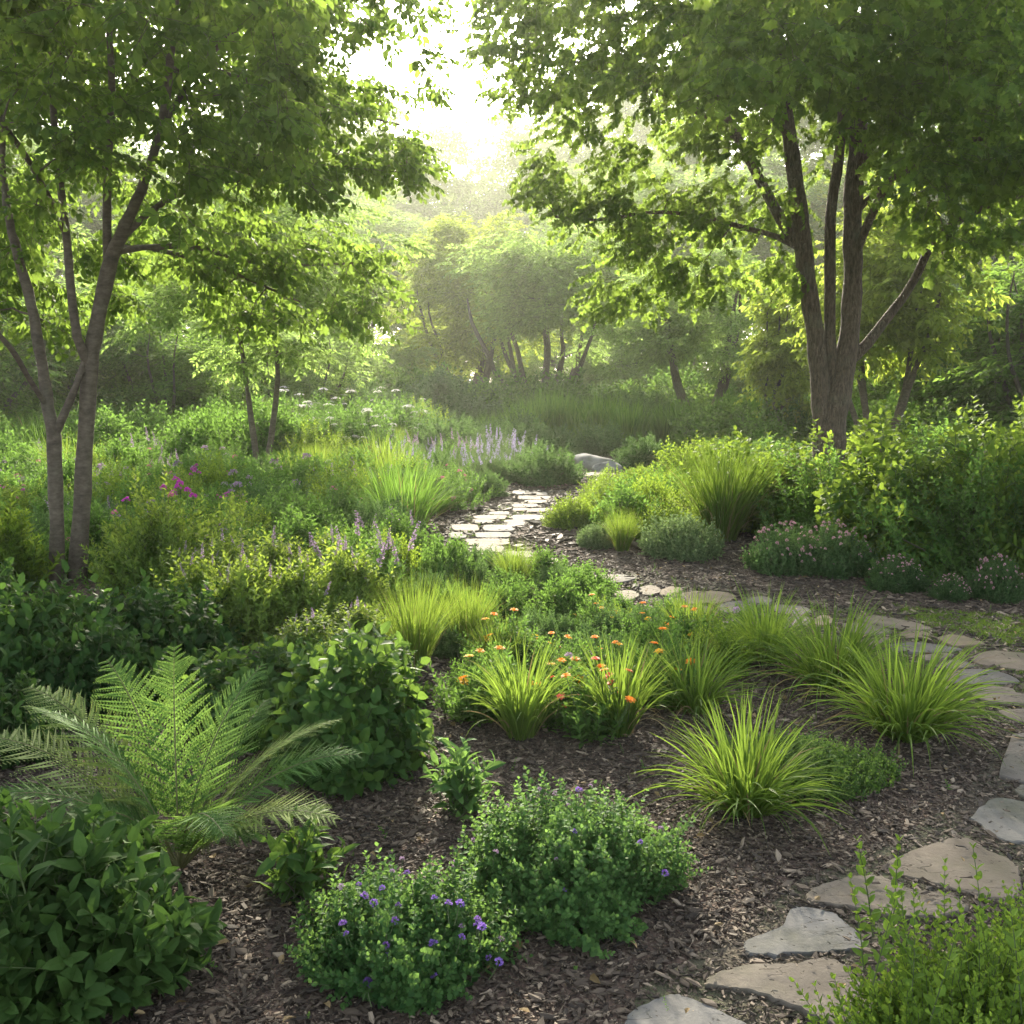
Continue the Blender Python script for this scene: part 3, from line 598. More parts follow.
small_tree('ornamental_tree', "two-trunked green tree leaning apart behind the far round grasses", 705, 434, 4.9, 5.6, 3, .45, M['far_tree'], M['greybark'], 34, 130, 20, .46, sm_sprays, rtr=.16, Y=27, dens_rad=.5, crown_lo=.36)
small_tree('ornamental_tree', "slender yellow-green young tree just left of the big trunk", 783, 446, 3.5, 1.5, 4, .3, M['far_yellow'], M['greybark'], 35, 120, 8, .36, sm_tuft, rtr=.06, Y=21, dens_rad=.3, crown_lo=.2)
small_tree('ornamental_tree', "sunlit yellow-green tree with thin forked stems just right of the big trunk", 885, 455, 4.9, 3.1, 5, .7, M['far_yellow'], M['smoothbark'], 36, 200, 8, .42, sm_tuft, rtr=.08, Y=18.5, dens_rad=.38, crown_lo=.32)

# background trees, several kinds copied along the wood's edge
bgk = []
kinds = [('oak_tree', 'far_tree', 15, 10, .3, 'leafy green'), ('oak_tree', 'far_dark', 13, 9, .18, 'dense dark green'), ('birch_tree', 'far_yellow', 11, 6, .25, 'light yellow-green'), ('oak_tree', 'far_tree', 17, 9, .35, 'tall mid green')]
big_sprays = [spray(q, sleaf(.6, .1, .15), 11, .26, 55) for _ in range(4)]
HID = (0, -60, 0)
for i, (nm, lm, H, W, lo, ds) in enumerate(kinds):
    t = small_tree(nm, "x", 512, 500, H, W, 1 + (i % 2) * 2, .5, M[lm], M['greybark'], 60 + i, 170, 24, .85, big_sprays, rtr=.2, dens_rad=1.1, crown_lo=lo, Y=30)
    bgk.append(t)
under = []
for i, (lm, ds) in enumerate([('far_dark', 'dark'), ('far_tree', 'green'), ('far_yellow', 'yellow green')]):
    t = small_tree('understory_tree', "x", 512, 500, 4.2, 4.6, 5, .8, M[lm], M['greybark'], 70 + i, 110, 20, .5, sm_sprays, rtr=.07, dens_rad=.6, crown_lo=.02, Y=30); under.append(t)
used = set()
def put(proto, loc, rz, sc, label, group):
    if proto.name not in used:
        used.add(proto.name); proto.location = [float(v) for v in loc]; proto.rotation_euler = (0, 0, float(rz)); proto.scale = [float(v) for v in sc]
        tag(proto, label, group=group); return proto
    return dup(proto, loc, rz, sc, label, group)
KD = {0: 'leafy green', 1: 'dense dark green', 2: 'light yellow-green', 3: 'tall mid green'}
def X(px, Y): return (px - 512) / FPX * Y
# (px, Y, kind, height scale, width scale, where it stands)
BG = [(-60, 30, 1, .8, .9, "at the far left edge behind the left tree"), (40, 33, 0, .75, .85, "behind the left trunks"), (130, 36, 1, .8, .9, "left of the slim bed tree, deep in shade"), (210, 38, 3, .62, .8, "behind the slim bed tree"),
      (300, 40, 0, .72, .8, "right of the slim bed tree"), (370, 47, 3, .6, .85, "filling the wood left of the hazy gap"), (240, 52, 3, .85, 1, "high above the slim bed tree"), (120, 52, 3, .95, 1, "high behind the left tree's crown"), (0, 50, 3, 1, 1, "far behind the left tree"),
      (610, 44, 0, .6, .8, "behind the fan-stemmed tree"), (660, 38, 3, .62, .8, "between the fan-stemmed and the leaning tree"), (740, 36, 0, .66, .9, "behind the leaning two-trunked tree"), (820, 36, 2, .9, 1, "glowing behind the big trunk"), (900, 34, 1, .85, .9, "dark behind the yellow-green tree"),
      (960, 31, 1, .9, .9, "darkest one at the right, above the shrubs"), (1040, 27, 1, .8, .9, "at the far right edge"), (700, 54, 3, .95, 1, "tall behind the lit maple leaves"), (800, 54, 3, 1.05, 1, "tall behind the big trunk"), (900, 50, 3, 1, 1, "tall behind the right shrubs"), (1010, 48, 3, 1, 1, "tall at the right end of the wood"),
      (590, 62, 3, .8, .95, "hazy, right shoulder of the gap"), (410, 74, 0, .98, 1, "misty, left of the sunlit gap"), (465, 82, 1, 1.2, 1.1, "misty, straight under the sun glow"), (530, 78, 3, .95, 1, "misty, right of the sun glow"), (575, 84, 0, 1.25, 1, "misty, tallest of the far haze row"), (350, 80, 3, 1.1, 1, "misty, behind the tip of the left branches"),
      (640, 80, 3, 1.15, 1.1, "misty, behind the lit maple sprays"), (280, 78, 3, 1.2, 1.1, "misty, far beyond the slim bed tree"), (490, 60, 0, .55, 1.1, "low, closing the view between the fan-stemmed pair"), (555, 58, 1, .6, 1.1, "low and dark behind the fan of bare stems"), (430, 62, 1, .6, 1, "low, behind the left fan-stemmed tree"), (640, 60, 1, .62, 1.1, "low and dark behind the thin trunks right of centre"), (700, 66, 0, .7, 1.2, "low, far behind the leaning tree")]
for i, (px, Y, k, sh, sw, wh) in enumerate(BG):
    if Y < 45: Y += 13; sh *= 1.12; sw *= 1.15
    elif Y > 70: Y = Y * 1.35; sh *= 1.72; sw *= 1.5
    else: Y += 14; sh *= 1.2; sw *= 1.2
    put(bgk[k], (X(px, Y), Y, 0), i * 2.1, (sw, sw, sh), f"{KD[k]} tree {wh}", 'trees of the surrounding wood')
UD = {0: 'dark', 1: 'green', 2: 'yellow-green'}
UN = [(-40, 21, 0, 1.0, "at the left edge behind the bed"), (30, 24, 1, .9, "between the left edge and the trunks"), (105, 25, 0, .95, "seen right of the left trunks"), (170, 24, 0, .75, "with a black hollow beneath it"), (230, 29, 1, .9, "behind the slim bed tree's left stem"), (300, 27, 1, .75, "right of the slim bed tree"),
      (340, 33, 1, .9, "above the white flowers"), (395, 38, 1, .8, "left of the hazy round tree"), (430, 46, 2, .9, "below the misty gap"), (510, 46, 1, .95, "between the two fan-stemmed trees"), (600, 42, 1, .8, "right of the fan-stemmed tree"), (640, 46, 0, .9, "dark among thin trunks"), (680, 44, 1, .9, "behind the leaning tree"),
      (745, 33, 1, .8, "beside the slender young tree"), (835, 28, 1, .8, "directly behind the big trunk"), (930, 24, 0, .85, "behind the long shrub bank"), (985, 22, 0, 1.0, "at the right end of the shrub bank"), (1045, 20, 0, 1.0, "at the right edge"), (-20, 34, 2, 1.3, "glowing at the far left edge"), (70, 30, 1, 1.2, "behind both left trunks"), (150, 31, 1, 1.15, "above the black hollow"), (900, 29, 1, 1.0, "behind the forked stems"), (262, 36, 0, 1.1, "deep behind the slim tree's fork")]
for i, (px, Y, k, s_, wh) in enumerate(UN):
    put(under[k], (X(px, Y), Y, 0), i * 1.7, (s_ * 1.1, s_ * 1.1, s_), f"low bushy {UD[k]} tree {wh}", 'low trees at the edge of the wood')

# ------------------------------------------------------------------ plants
def foliage(g, rng, n, rx, ry, h, L, tpls, up=.5, jit=.25, inner=.45, lump=.13, low=-.05, zmin=.0):
    c = rng.uniform(low, 1, n); a = rng.uniform(0, 6.2832, n); s_ = np.sqrt(1 - np.clip(c, 0, 1) ** 2)
    D = np.stack([s_ * np.cos(a), s_ * np.sin(a), c], -1); ph = rng.uniform(0, 6.28, 5)
    lm = 1 + lump * (np.sin(3 * a + ph[0]) * s_ + np.sin(5 * a + ph[1] + 3 * c) * .7 + np.sin(7 * c + ph[2] + 2 * a) * .6)
    f = (1 - inner * rng.random(n) ** 2) * lm
    T = D * np.array([rx, ry, h]) * f[:, None]
    d = norm(norm(D / np.array([rx, ry, h]) * min(rx, h)) + np.array([0, 0, up]) + rng.normal(0, jit, (n, 3)))
    S = L * rng.uniform(.7, 1.2, n)
    T = T + d * (L * .55 * (rng.random(n) < .07))[:, None]
    P = T - d * S[:, None]; P[:, 2] = np.maximum(P[:, 2], zmin)
    nn = rng.normal(0, 1, (n, 3)); g.inst(tpls, P, frames(d, nn), S, rng); return P
def stems(g, rng, P, k, r=.003, base=.25, seg=4):
    idx = rng.choice(len(P), min(k, len(P)), replace=False); E = P[idx]; B = E * base; B[:, 2] = 0
    t = np.linspace(0, 1, 5)[None, :, None]; C = (B + E) / 2; C[:, 2] += .0; C[:, :2] = B[:, :2] * .6 + E[:, :2] * .4 - .1 * (E[:, :2] - B[:, :2])
    PT = (1 - t) ** 2 * B[:, None] + 2 * t * (1 - t) * C[:, None] + t * t * E[:, None]
    tubes(g, PT, np.broadcast_to(np.linspace(r * 1.4, r * .7, 5), (len(idx), 5)), seg)
def bush(name, label, cat, group, seed, n, rx, ry, h, L, tpls, lm, up=.5, jit=.25, inner=.45, lump=.13, low=-.05, nst=40, sr=.003):
    q = RS(seed); t = thing(name, label, cat, (0, 0, 0), 0, group)
    g = Geo(); P = foliage(g, q, n, rx, ry, h, L, tpls, up, jit, inner, lump, low); g.build('foliage', [lm, M['stem']], t)
    g = Geo(); stems(g, q, P, nst, sr); g.build('stems', M['twig'], t, True); t['w'] = 2 * rx; t['h'] = h; return t
def blades(g, rng, N, R0, L, th0, bend, wd, K=7, fold=.25, three=True, pw=1.4, m=0, tw=.5):
    az = rng.uniform(0, 6.2832, N); ra = az + rng.normal(0, .6, N); r = R0 * np.sqrt(rng.random(N))
    root = np.stack([r * np.cos(ra), r * np.sin(ra), np.zeros(N)], -1)
    LL = rng.uniform(L[0], L[1], N); t0 = rng.uniform(0, 1, N) ** .8 * th0; bd = rng.uniform(bend[0], bend[1], N) * (.3 + .7 * t0 / max(th0, .01))
    t = np.linspace(0, 1, K + 1); th = t0[:, None] + bd[:, None] * t[None] ** pw
    az2 = az[:, None] + rng.normal(0, .25, N)[:, None] * t[None]
    d = np.stack([np.sin(th) * np.cos(az2), np.sin(th) * np.sin(az2), np.cos(th)], -1)
    seg = d[:, :-1] * (LL / K)[:, None, None]; P = np.concatenate([np.zeros((N, 1, 3)), np.cumsum(seg, 1)], 1) + root[:, None]
    P[..., 2] = np.maximum(P[..., 2], .012)
    side = np.stack([-np.sin(az2), np.cos(az2), np.zeros_like(az2)], -1); nr = np.cross(d, side)
    a = rng.normal(0, tw, N)[:, None] * (.3 + t[None]); S = side * np.cos(a)[..., None] + nr * np.sin(a)[..., None]; nr = np.cross(d, S)
    W = wd * rng.uniform(.7, 1.15, N)[:, None] * ((1 - t ** 2.6) * (.65 + .35 * np.minimum(1, t * 3)))[None] + wd * .03
    A = P + S * W[..., None] / 2 + nr * (W * fold)[..., None]; B = P - S * W[..., None] / 2 + nr * (W * fold)[..., None]
    if three:
        V = np.stack([A, P, B], 2).reshape(-1, 3); c = 3
        q_ = np.array([(0, 1, 4, 3), (1, 2, 5, 4)])
    else:
        V = np.stack([A, B], 2).reshape(-1, 3); c = 2; q_ = np.array([(0, 1, 3, 2)])
    F = (q_[None] + (np.arange(K) * c)[:, None, None]).reshape(-1, 4); F = (F[None] + (np.arange(N) * (K + 1) * c)[:, None, None]).reshape(-1, 4)
    g.add(V, F, m); return P[:, -1]
def clump(name, label, cat, group, seed, N, R0, L, th0, bend, wd, lm, K=7, three=True, pw=1.4, extra=None):
    q = RS(seed); t = thing(name, label, cat, (0, 0, 0), 0, group); g = Geo(); blades(g, q, N, R0, L, th0, bend, wd, K, three=three, pw=pw)
    if extra: blades(g, q, *extra, K=9)
    g.build('blades', lm, t)
    if wd < .013:
        g = Geo(); blades(g, q, max(8, N // 14), R0 * 1.1, (L[0] * .6, L[1] * .95), th0 * 1.3, (bend[0] + .5, bend[1] + .8), wd * .8, K, three=three); g.build('dry_blades', M['dry'], t)
    t['w'] = 1.0; return t

# ---- flower heads (each a mesh of its own; +z is up, foot of the stalk at the origin)
def fl_obj(kind, mt, seed=5, h=.1, size=.015):
    q = RS(seed); g = Geo()
    tubes(g, np.array([(0, 0, 0), (.003, 0, h * .5), (0, .002, h)]), [.0014 * max(1, size / .015), .0012 * max(1, size / .015), .001 * max(1, size / .015)], 4, 1)
    if kind == 'ball':                       # rounded head of small florets
        n = 34; u = norm(q.normal(0, 1, (n, 3))); u[:, 2] = np.abs(u[:, 2]) * .9 - .15; P = np.array([0, 0, h]) + u * size * .45
        g.inst(sleaf(.6, .12, .2), P, frames(u + q.normal(0, .3, (n, 3)), q.normal(0, 1, (n, 3))), size * .65)
    if kind == 'daisy':
        n = 12; a = np.arange(n) * 6.2832 / n; d = np.stack([np.cos(a), np.sin(a), np.full(n, .15)], -1)
        g.inst(leaf(.4, .05, .1), np.tile([0, 0, h], (n, 1)) + d * size * .1, frames(d, np.tile([0, 0, 1.], (n, 1))), size)
        n = 12; u = norm(q.normal(0, 1, (n, 3))); g.inst(sleaf(.8), np.array([0, 0, h]) + u * size * .15 * np.array([1, 1, .5]), frames(u, q.normal(0, 1, (n, 3))), size * .2)
    if kind == 'cup':                        # five or six open petals in two rings
        for rr, el in ((0, .35), (.5, .8)):
            n = 6; a = np.arange(n) * 6.2832 / n + rr; d = np.stack([np.cos(a), np.sin(a), np.full(n, el)], -1)
            g.inst(leaf(.75, .12, .25), np.tile([0, 0, h], (n, 1)), frames(d, np.stack([-np.cos(a) * el, -np.sin(a) * el, np.ones(n)], -1)), size * (1 - rr * .3))
    if kind == 'umbel':
        n = 60; a = q.uniform(0, 6.28, n); r = size * np.sqrt(q.random(n)); P = np.stack([r * np.cos(a), r * np.sin(a), h + size * .3 - r * r / size * .4], -1)
        d = np.stack([np.cos(a * 3), np.sin(a * 3), np.full(n, .3)], -1); g.inst(sleaf(.9, .1, .1), P, frames(d, np.tile([0, 0, 1.], (n, 1)) + q.normal(0, .3, (n, 3))), size * .3)
        tubes(g, np.stack([np.tile([0, 0, h * .6], (8, 1)), P[:8] - [0, 0, size * .1]], 1), np.full((8, 2), .001), 3, 1)
    if kind == 'spike':                      # whorls of florets up a long stalk
        n = 80; z = h * (.45 + .55 * q.random(n)); a = q.uniform(0, 6.28, n); d = np.stack([np.cos(a), np.sin(a), q.uniform(.1, .9, n)], -1)
        P = np.stack([0 * z, 0 * z, z], -1) + norm(d) * size * .25 * (1.2 - (z / h))[:, None]
        g.inst(sleaf(.6, .1, .3), P, frames(d, q.normal(0, 1, (n, 3))), size * (1.5 - z / h))
    me = g.build('flower', [mt, M['stem']]).data
    bpy.data.objects.remove(bpy.data.objects[bpy.context.scene.collection.objects[-1].name]) if False else None
    for o in [o for o in COL.objects if o.data is me]: bpy.data.objects.remove(o)
    return me
def flower_on(root, me, P, rz=0, sc=1.0, tilt=(0, 0), name='flower'):
    o = bpy.data.objects.new(name, me); COL.objects.link(o); o.parent = root
    o.location = [float(v) for v in P]; o.rotation_euler = (tilt[0], tilt[1], rz); o.scale = (sc,) * 3; return o
def scatter_flowers(root, me, n, rx, ry, h, seed, sink=.06, sc=(.8, 1.2), low=.25, name='flower', front=False):
    q = RS(seed)
    for i in range(n):
        c = q.uniform(low, 1); a = q.uniform(0, 6.28) if not front else q.uniform(3.5, 5.9); s_ = math.sqrt(1 - c * c)
        flower_on(root, me, (rx * s_ * math.cos(a), ry * s_ * math.sin(a), max(.01, h * c - sink)), q.uniform(0, 6), q.uniform(*sc), (-.5 * s_ * math.sin(a), .5 * s_ * math.cos(a)), name)

q = RS(99)
LT = leaf(.55, .07, .18); LW = leaf(.7, .06, .22); LN = leaf(.32, .06, .2); SL = sleaf(.5); SN = sleaf(.2, .05, .15); SW = sleaf(.75, .08, .12)
sh_mint = [shoot(q, leaf(.75, .08, .1), 7, .2, 70, .15, .012, .55) for _ in range(5)]
sh_hyd = [shoot(q, leaf(.62, .06, .22), 4, .42, 72, .35, .016, .75) for _ in range(5)]
sh_laur = [shoot(q, leaf(.45, .07, .2), 5, .42, 60, .3, .014, .7) for _ in range(5)]
sh_box = [shoot(q, leaf(.62, .1, .05), 11, .13, 55, .05, .009, .6) for _ in range(5)]
sh_vib = [shoot(q, leaf(.6, .06, .2), 5, .34, 68, .25, .014, .7) for _ in range(5)]
sh_big = [shoot(q, sleaf(.55), 6, .27, 62, .1, .012, .7) for _ in range(5)]
sh_fine2 = [shoot(q, sleaf(.38), 8, .32, 60, .05, .01, .7) for _ in range(4)]
sh_fine = [shoot(q, SN, 12, .22, 60, .05, .01, .7) for _ in range(4)]
sh_small = [shoot(q, SL, 8, .2, 62, .1, .012, .6) for _ in range(5)]
sh_mead = [shoot(q, leaf(.4, .06, .2), 7, .28, 52, .1, .008, .55) for _ in range(4)]
sh_far = [shoot(q, SW, 5, .3, 65, .2, .014, .7) for _ in range(4)]
sh_sprout = [shoot(q, leaf(.38, .08, .25), 5, .5, 60, .1, .012, .6, 1) for _ in range(4)]

PL = [(*at(68, 598)[:2], .75)]          # placed plants: x, y, radius
def setp(o, px, py, wpx, hpx, wn, hn, rz=None, label=None, z=0):
    """move a plant so its foot stands at the ground point under the pixel; size in pixels at that distance"""
    P = at(px, py); d = P[1] * ct + CAM_H * st; s_ = wpx / FPX * d / wn; sz = hpx / FPX * d / hn
    o.location = (float(P[0]), float(P[1]), z); o.scale = (s_, s_, sz)
    if rz is not None: o.rotation_euler = (0, 0, rz)
    if label: o['label'] = label
    PL.append((P[0], P[1], wn * s_ / 2)); return o

# ---- foreground plants
me_v = fl_obj('ball', M['violet'], 1, .05, .0115); me_m = fl_obj('ball', M['mauve'], 2, .05, .012)
a_ = bush('catmint', "rounded aromatic mound dotted with violet flowers at the very front", 'perennial', 'mounds with violet flowers', 201, 1350, .31, .27, .27, .13, sh_mint, M['catmint'], .7, .3, .5)
for k, (x, y) in enumerate([(433, 938), (444, 953), (431, 966), (407, 938), (452, 945), (339, 918), (341, 932), (397, 896), (388, 850), (513, 914), (494, 897), (322, 936)]):
    pass
b_ = bush('catmint', "wider fuller mound with pale yellowish tips just behind the violet-dotted one", 'perennial', 'mounds with violet flowers', 202, 1800, .38, .34, .32, .13, sh_mint, M['catmint'], .7, .3, .5)
a_.location = (*at(404, 962)[:2], 0); b_.location = (*at(572, 890)[:2], 0); PL += [(a_.location.x, a_.location.y, .3), (b_.location.x, b_.location.y, .35)]
scatter_flowers(a_, me_v, 24, .3, .26, .28, 5, .03, (.8, 1.3), .2, front=True); scatter_flowers(a_, me_m, 10, .3, .26, .28, 6, .02, (.6, 1.0), .3)
scatter_flowers(b_, me_v, 5, .37, .33, .33, 7, .03, (.8, 1.2), .2, front=True); scatter_flowers(b_, me_m, 14, .37, .33, .33, 8, .02, (.6, 1.0), .4)

c_ = bush('hydrangea', "leafy shrub with broad oval leaves right of the fern", 'shrub', None, 203, 560, .33, .33, .50, .2, sh_hyd, M['hydrangea'], .35, .3, .55, .12)
setp(c_, 348, 768, 150, 125, .66, .5)
c2 = bush('hydrangea', "lower spreading broad-leaved shrub between the fern and the pale fine meadow plants", 'shrub', None, 204, 620, .45, .4, .42, .17, sh_hyd, M['hydrangea'], .5, .3, .5, .15)
setp(c2, 268, 725, 170, 75, .9, .42)
c3 = bush('mint_plant', "bushy small-leaved plant behind the broad-leaved shrub, beside the narrow bare strip", 'perennial', None, 205, 900, .34, .34, .42, .15, sh_vib, M['hydrangea'], .6, .3, .5, .12)
setp(c3, 365, 705, 110, 70, .68, .42)
d_ = bush('laurel_shrub', "dark pointed-leaved shrub filling the bottom left corner", 'shrub', None, 206, 430, .40, .36, .44, .26, sh_laur, M['laurel'], .5, .35, .6, .12)
d_.location = (*at(55, 985)[:2], 0)
d2 = bush('laurel_shrub', "dark pointed-leaved shrub cut by the left edge, above the corner one", 'shrub', None, 207, 360, .3, .3, .46, .2, sh_laur, M['laurel'], .6, .35, .6, .12)
d2.location = (*at(-50, 940)[:2], 0)
e_ = bush('box_shrub', "bright yellow-green small-leaved shrub with upright shoots in the bottom right corner", 'shrub', None, 208, 900, .33, .3, .34, .2, sh_box, M['boxleaf'], 1.3, .28, .55, .16)
e_.location = (*at(975, 1075)[:2], 0)
g = Geo(); qq = RS(4); nsh = 16; aa = qq.uniform(0, 6.28, nsh); rr = .28 * np.sqrt(qq.random(nsh))
P = np.stack([rr * np.cos(aa), rr * np.sin(aa), np.full(nsh, .25)], -1); d = np.stack([qq.normal(0, .15, nsh), qq.normal(0, .15, nsh), np.ones(nsh)], -1)
g.inst(sh_box, P, frames(d, qq.normal(0, 1, (nsh, 3))), qq.uniform(.18, .30, nsh), qq); g.build('upright_shoots', [M['boxleaf'], M['stem']], e_)
f_ = bush('box_shrub', "small yellow-green sprouting shrub at the right edge over the tan flagstones", 'shrub', None, 209, 200, .16, .16, .26, .17, sh_box, M['boxleaf'], 1.4, .25, .6, .16)
f_.location = (*at(1035, 985)[:2], 0)
h_ = bush('herb_seedling', "young serrated-leaved plant between the fern and the violet-dotted mound", 'perennial', None, 210, 36, .13, .12, .24, .2, sh_sprout, M['hydrangea'], .8, .4, .6, .1)
h_.location = (*at(300, 893)[:2], 0)
h2 = bush('herb_seedling', "young pointed-leaved plant just behind the wide mound", 'perennial', None, 211, 44, .13, .13, .26, .2, sh_sprout, M['catmint'], .9, .35, .6, .1)
h2.location = (*at(462, 812)[:2], 0)

# ---- the fern
def frond(seed, L, az, th0, bend, pale, width=.17):
    q = RS(seed); g = Geo(); K = 26; t = np.linspace(0, 1, K + 1)
    th = th0 + bend * t ** 1.6; az2 = az + q.normal(0, .25) * t
    d = np.stack([np.sin(th) * np.cos(az2), np.sin(th) * np.sin(az2), np.cos(th)], -1)
    P = np.concatenate([np.zeros((1, 3)), np.cumsum(d[:-1] * L / K, 0)]); P[:, 2] = np.maximum(P[:, 2], .02)
    tubes(g, P, np.linspace(.0045, .001, K + 1), 5, 1)
    side = np.stack([-np.sin(az2), np.cos(az2), 0 * az2], -1); up = np.cross(d, side)
    rt = q.normal(0, .3); S = side * math.cos(rt) + up * math.sin(rt); U = np.cross(d, S)
    npn = 27; ts = np.linspace(.24, .985, npn)
    for sgn in (1, -1):
        for i, tt in enumerate(ts):
            k = tt * K; i0 = min(int(k), K - 1); f = k - i0; B = P[i0] * (1 - f) + P[i0 + 1] * f; dd = d[i0]; s0 = S[i0] * sgn; u0 = -U[i0]
            prof = math.sin(math.pi * min(1, (tt - .16) / .84) ** .72) ** .75 if tt < .97 else .18
            pl = width * max(.12, prof) * q.uniform(.92, 1.05)
            n = 15; r = np.linspace(.03, 1, n); ang = .95 + .1 * q.normal()
            dirp = s0 * math.sin(ang) + dd * math.cos(ang) + u0 * .0
            C = B + dirp[None] * (r * pl)[:, None] + dd[None] * (r ** 2 * pl * .18)[:, None] - np.array([0, 0, 1.])[None] * (r ** 2 * pl * .22)[:, None]
            Pp = C[:-1]; n1 = n - 1
            for s2 in (1, -1):
                dv = (dd * s2 * .95 + dirp * .45)[None] + q.normal(0, .06, (n1, 3)); nn = np.tile(u0, (n1, 1)) + q.normal(0, .15, (n1, 3))
                g.inst(sleaf(.55, .06, .15), Pp, frames(dv, nn), (.0148 * min(1, pl / .08)) * (1.1 - .8 * r[:-1]) + .0015)
            w_ = .0012 * np.ones(n); g.inst(sleaf(.05, 0, 0), B[None], frames(dirp[None], u0[None]), np.array([pl]))
    return g
fr = thing('fern', "large arching fern with feathery pale green fronds at the lower left", 'fern', at(180, 872))
fd = [(0.86, 1.9, .22, .6), (.92, 2.3, .36, .85), (.98, 2.75, .5, .95), (1.0, 3.15, .6, 1.15), (.84, 1.15, .3, .75), (.86, .8, .42, .85), (.98, .4, .5, .95), (1.0, .05, .6, 1.05), (.85, -.35, .7, 1.3), (.62, 3.9, .5, 1.5), (.85, 3.5, .6, 1.3), (.6, -2.4, .5, 1.6), (.55, -.6, .5, 1.5), (.9, 2.95, .35, 1.2), (.6, -2.8, .4, 1.5), (.75, -1.0, .35, 1.7)]
for i, (L, az, th0, bd, ) in enumerate(fd):
    frond(300 + i, L * (.79 if az < 1 else .93), az, th0, bd, 0, .19 if i != 9 else .12).build('frond', [M['fernpale'] if i in (2, 6, 8, 3) else M['fern'], M['rachis']], fr)
PL.append((*at(180, 872)[:2], .45))

# ---- sedge and daylily clumps
SG = [("arching bright sedge clump in front of the creeping mat, nearest the flagstones", 745, 812, 1.0, 221, 1), ("largest glossy sedge clump, at the right beside the flagstones", 905, 738, 1.22, 222, 1), ("second sedge back in the right-hand row", 832, 690, 1.15, 223, 0), ("third sedge of the row, looser, next to the meadow plants", 765, 660, 1.0, 224, 0),
      ("flopping sedge with a few orange flowers, left of the bare mulch patch", 692, 712, .95, 225, 0), ("upright yellow-green daylily clump with narrow base, left of the orange blooms", 521, 738, .95, 226, 2), ("daylily clump rising among the orange and coral blooms", 618, 735, .95, 227, 2)]
for lab, px, py, s_, sd, up in SG:
    if up == 2: t = clump('daylily', lab, 'perennial', None, sd, 190, .08, (.32, .62), .5, (.4, 1.9), .0125, M['sedge'], 8, True, 1.8, (26, .06, (.45, .65), .7, (.8, 2.0), .009))
    else: t = clump('sedge', lab, 'grass clump', 'strappy sedge clumps', sd, 340 if s_ > .98 else 270, .11, (.3, .6), .95, (.7, 2.2), .0125, M['sedge'], 8, True, 1.5, (50, .1, (.5, .68), 1.0, (1.2, 2.3), .012))
    t.location = (*at(px, py)[:2], 0); s2 = s_ * (.8 if up != 2 else .88); t.scale = (s2, s2, s2 * 1.05); PL.append((t.location.x, t.location.y, .28))
t = clump('fountain_grass', "tall fountain-shaped grass with fine blades at the edge of the right shrub bank", 'grass clump', None, 230, 700, .14, (.75, 1.2), .45, (.2, 1.1), .009, M['sedge'], 6, True); t.location = (*at(722, 541)[:2], 0); PL.append((t.location.x, t.location.y, .45)); t.scale = (1.05, 1.05, 1.0)
fg = clump('tuft_grass', "fine upright grass tuft beside the narrow bare strip of mulch", 'grass clump', None, 231, 420, .08, (.4, .62), .42, (.1, 1.0), .005, M['finegrass'], 6, True); fg.location = (*at(414, 668)[:2], 0); PL.append((fg.location.x, fg.location.y, .25))
for lab, px, py, s_ in [("looser fine grass tuft right behind the upright one", 468, 652, .85), ("little bright upright grass at the turn of the path", 514, 590, .72), ("pale grass tuft among the white flowers", 372, 500, 1.0), ("broad lemon grass tuft left of the pink flowers", 358, 520, 1.0), ("grass tuft inside the yellow-green group right of the path", 622, 552, .8), ("bright upright grass in the bed beyond the white flowers", 395, 462, 1.3)]:
    o = dup(fg, (*at(px, py)[:2], 0), px, (s_, s_, s_), lab); PL.append((o.location.x, o.location.y, .2 * s_))

# ---- mats and mounds
t = bush('creeping_thyme', "low dark green creeping mat behind the front sedge", 'ground cover plant', None, 240, 1000, .42, .38, .17, .10, sh_mint, M['thyme'], .6, .7, .6, .1, -.02, 20); t.location = (*at(808, 778)[:2], 0); PL.append((t.location.x, t.location.y, .4)); t.scale = (.85, .85, 1)
mnd = bush('heather_mound', "silvery green cushion on the mulch, middle of the right bed edge", 'perennial', 'clipped cushions along the right bed', 241, 620, .4, .4, .33, .15, sh_big, M['silver'], .6, .3, .4, .06, 0, 20)
setp(mnd, 682, 556, 88, 42, .8, .33)
o = dup(mnd, (0, 0, 0), 1, (1, 1, 1)); setp(o, 597, 547, 44, 24, .8, .33, 1.2, "smallest silvery cushion, beside the path bend")
hm = bush('heather_mound', "long pinkish-tipped cushion in front of the shrub bank", 'perennial', 'clipped cushions along the right bed', 242, 640, .42, .4, .36, .16, sh_big, M['bluegreen'], .8, .35, .4, .1, 0, 20)
me_pk = fl_obj('ball', M['palepink'], 3, .06, .018); scatter_flowers(hm, me_pk, 70, .4, .38, .36, 9, .02, (.5, 1.2), .3)
setp(hm, 785, 572, 82, 46, .84, .36, 0)
for lab, px, py, w_, hh in [("pinkish-tipped cushion, right half of the long pair", 833, 574, 82, 48), ("smaller green cushion right of the pink-tipped pair", 896, 590, 60, 32), ("little cushion below the shrub bank near the lawn", 950, 600, 40, 24), ("feathery cushion at the right end by the lawn", 995, 600, 55, 42)]:
    o = dup(hm, (0, 0, 0)); setp(o, px, py, w_, hh, .84, .36, px * .1, lab)

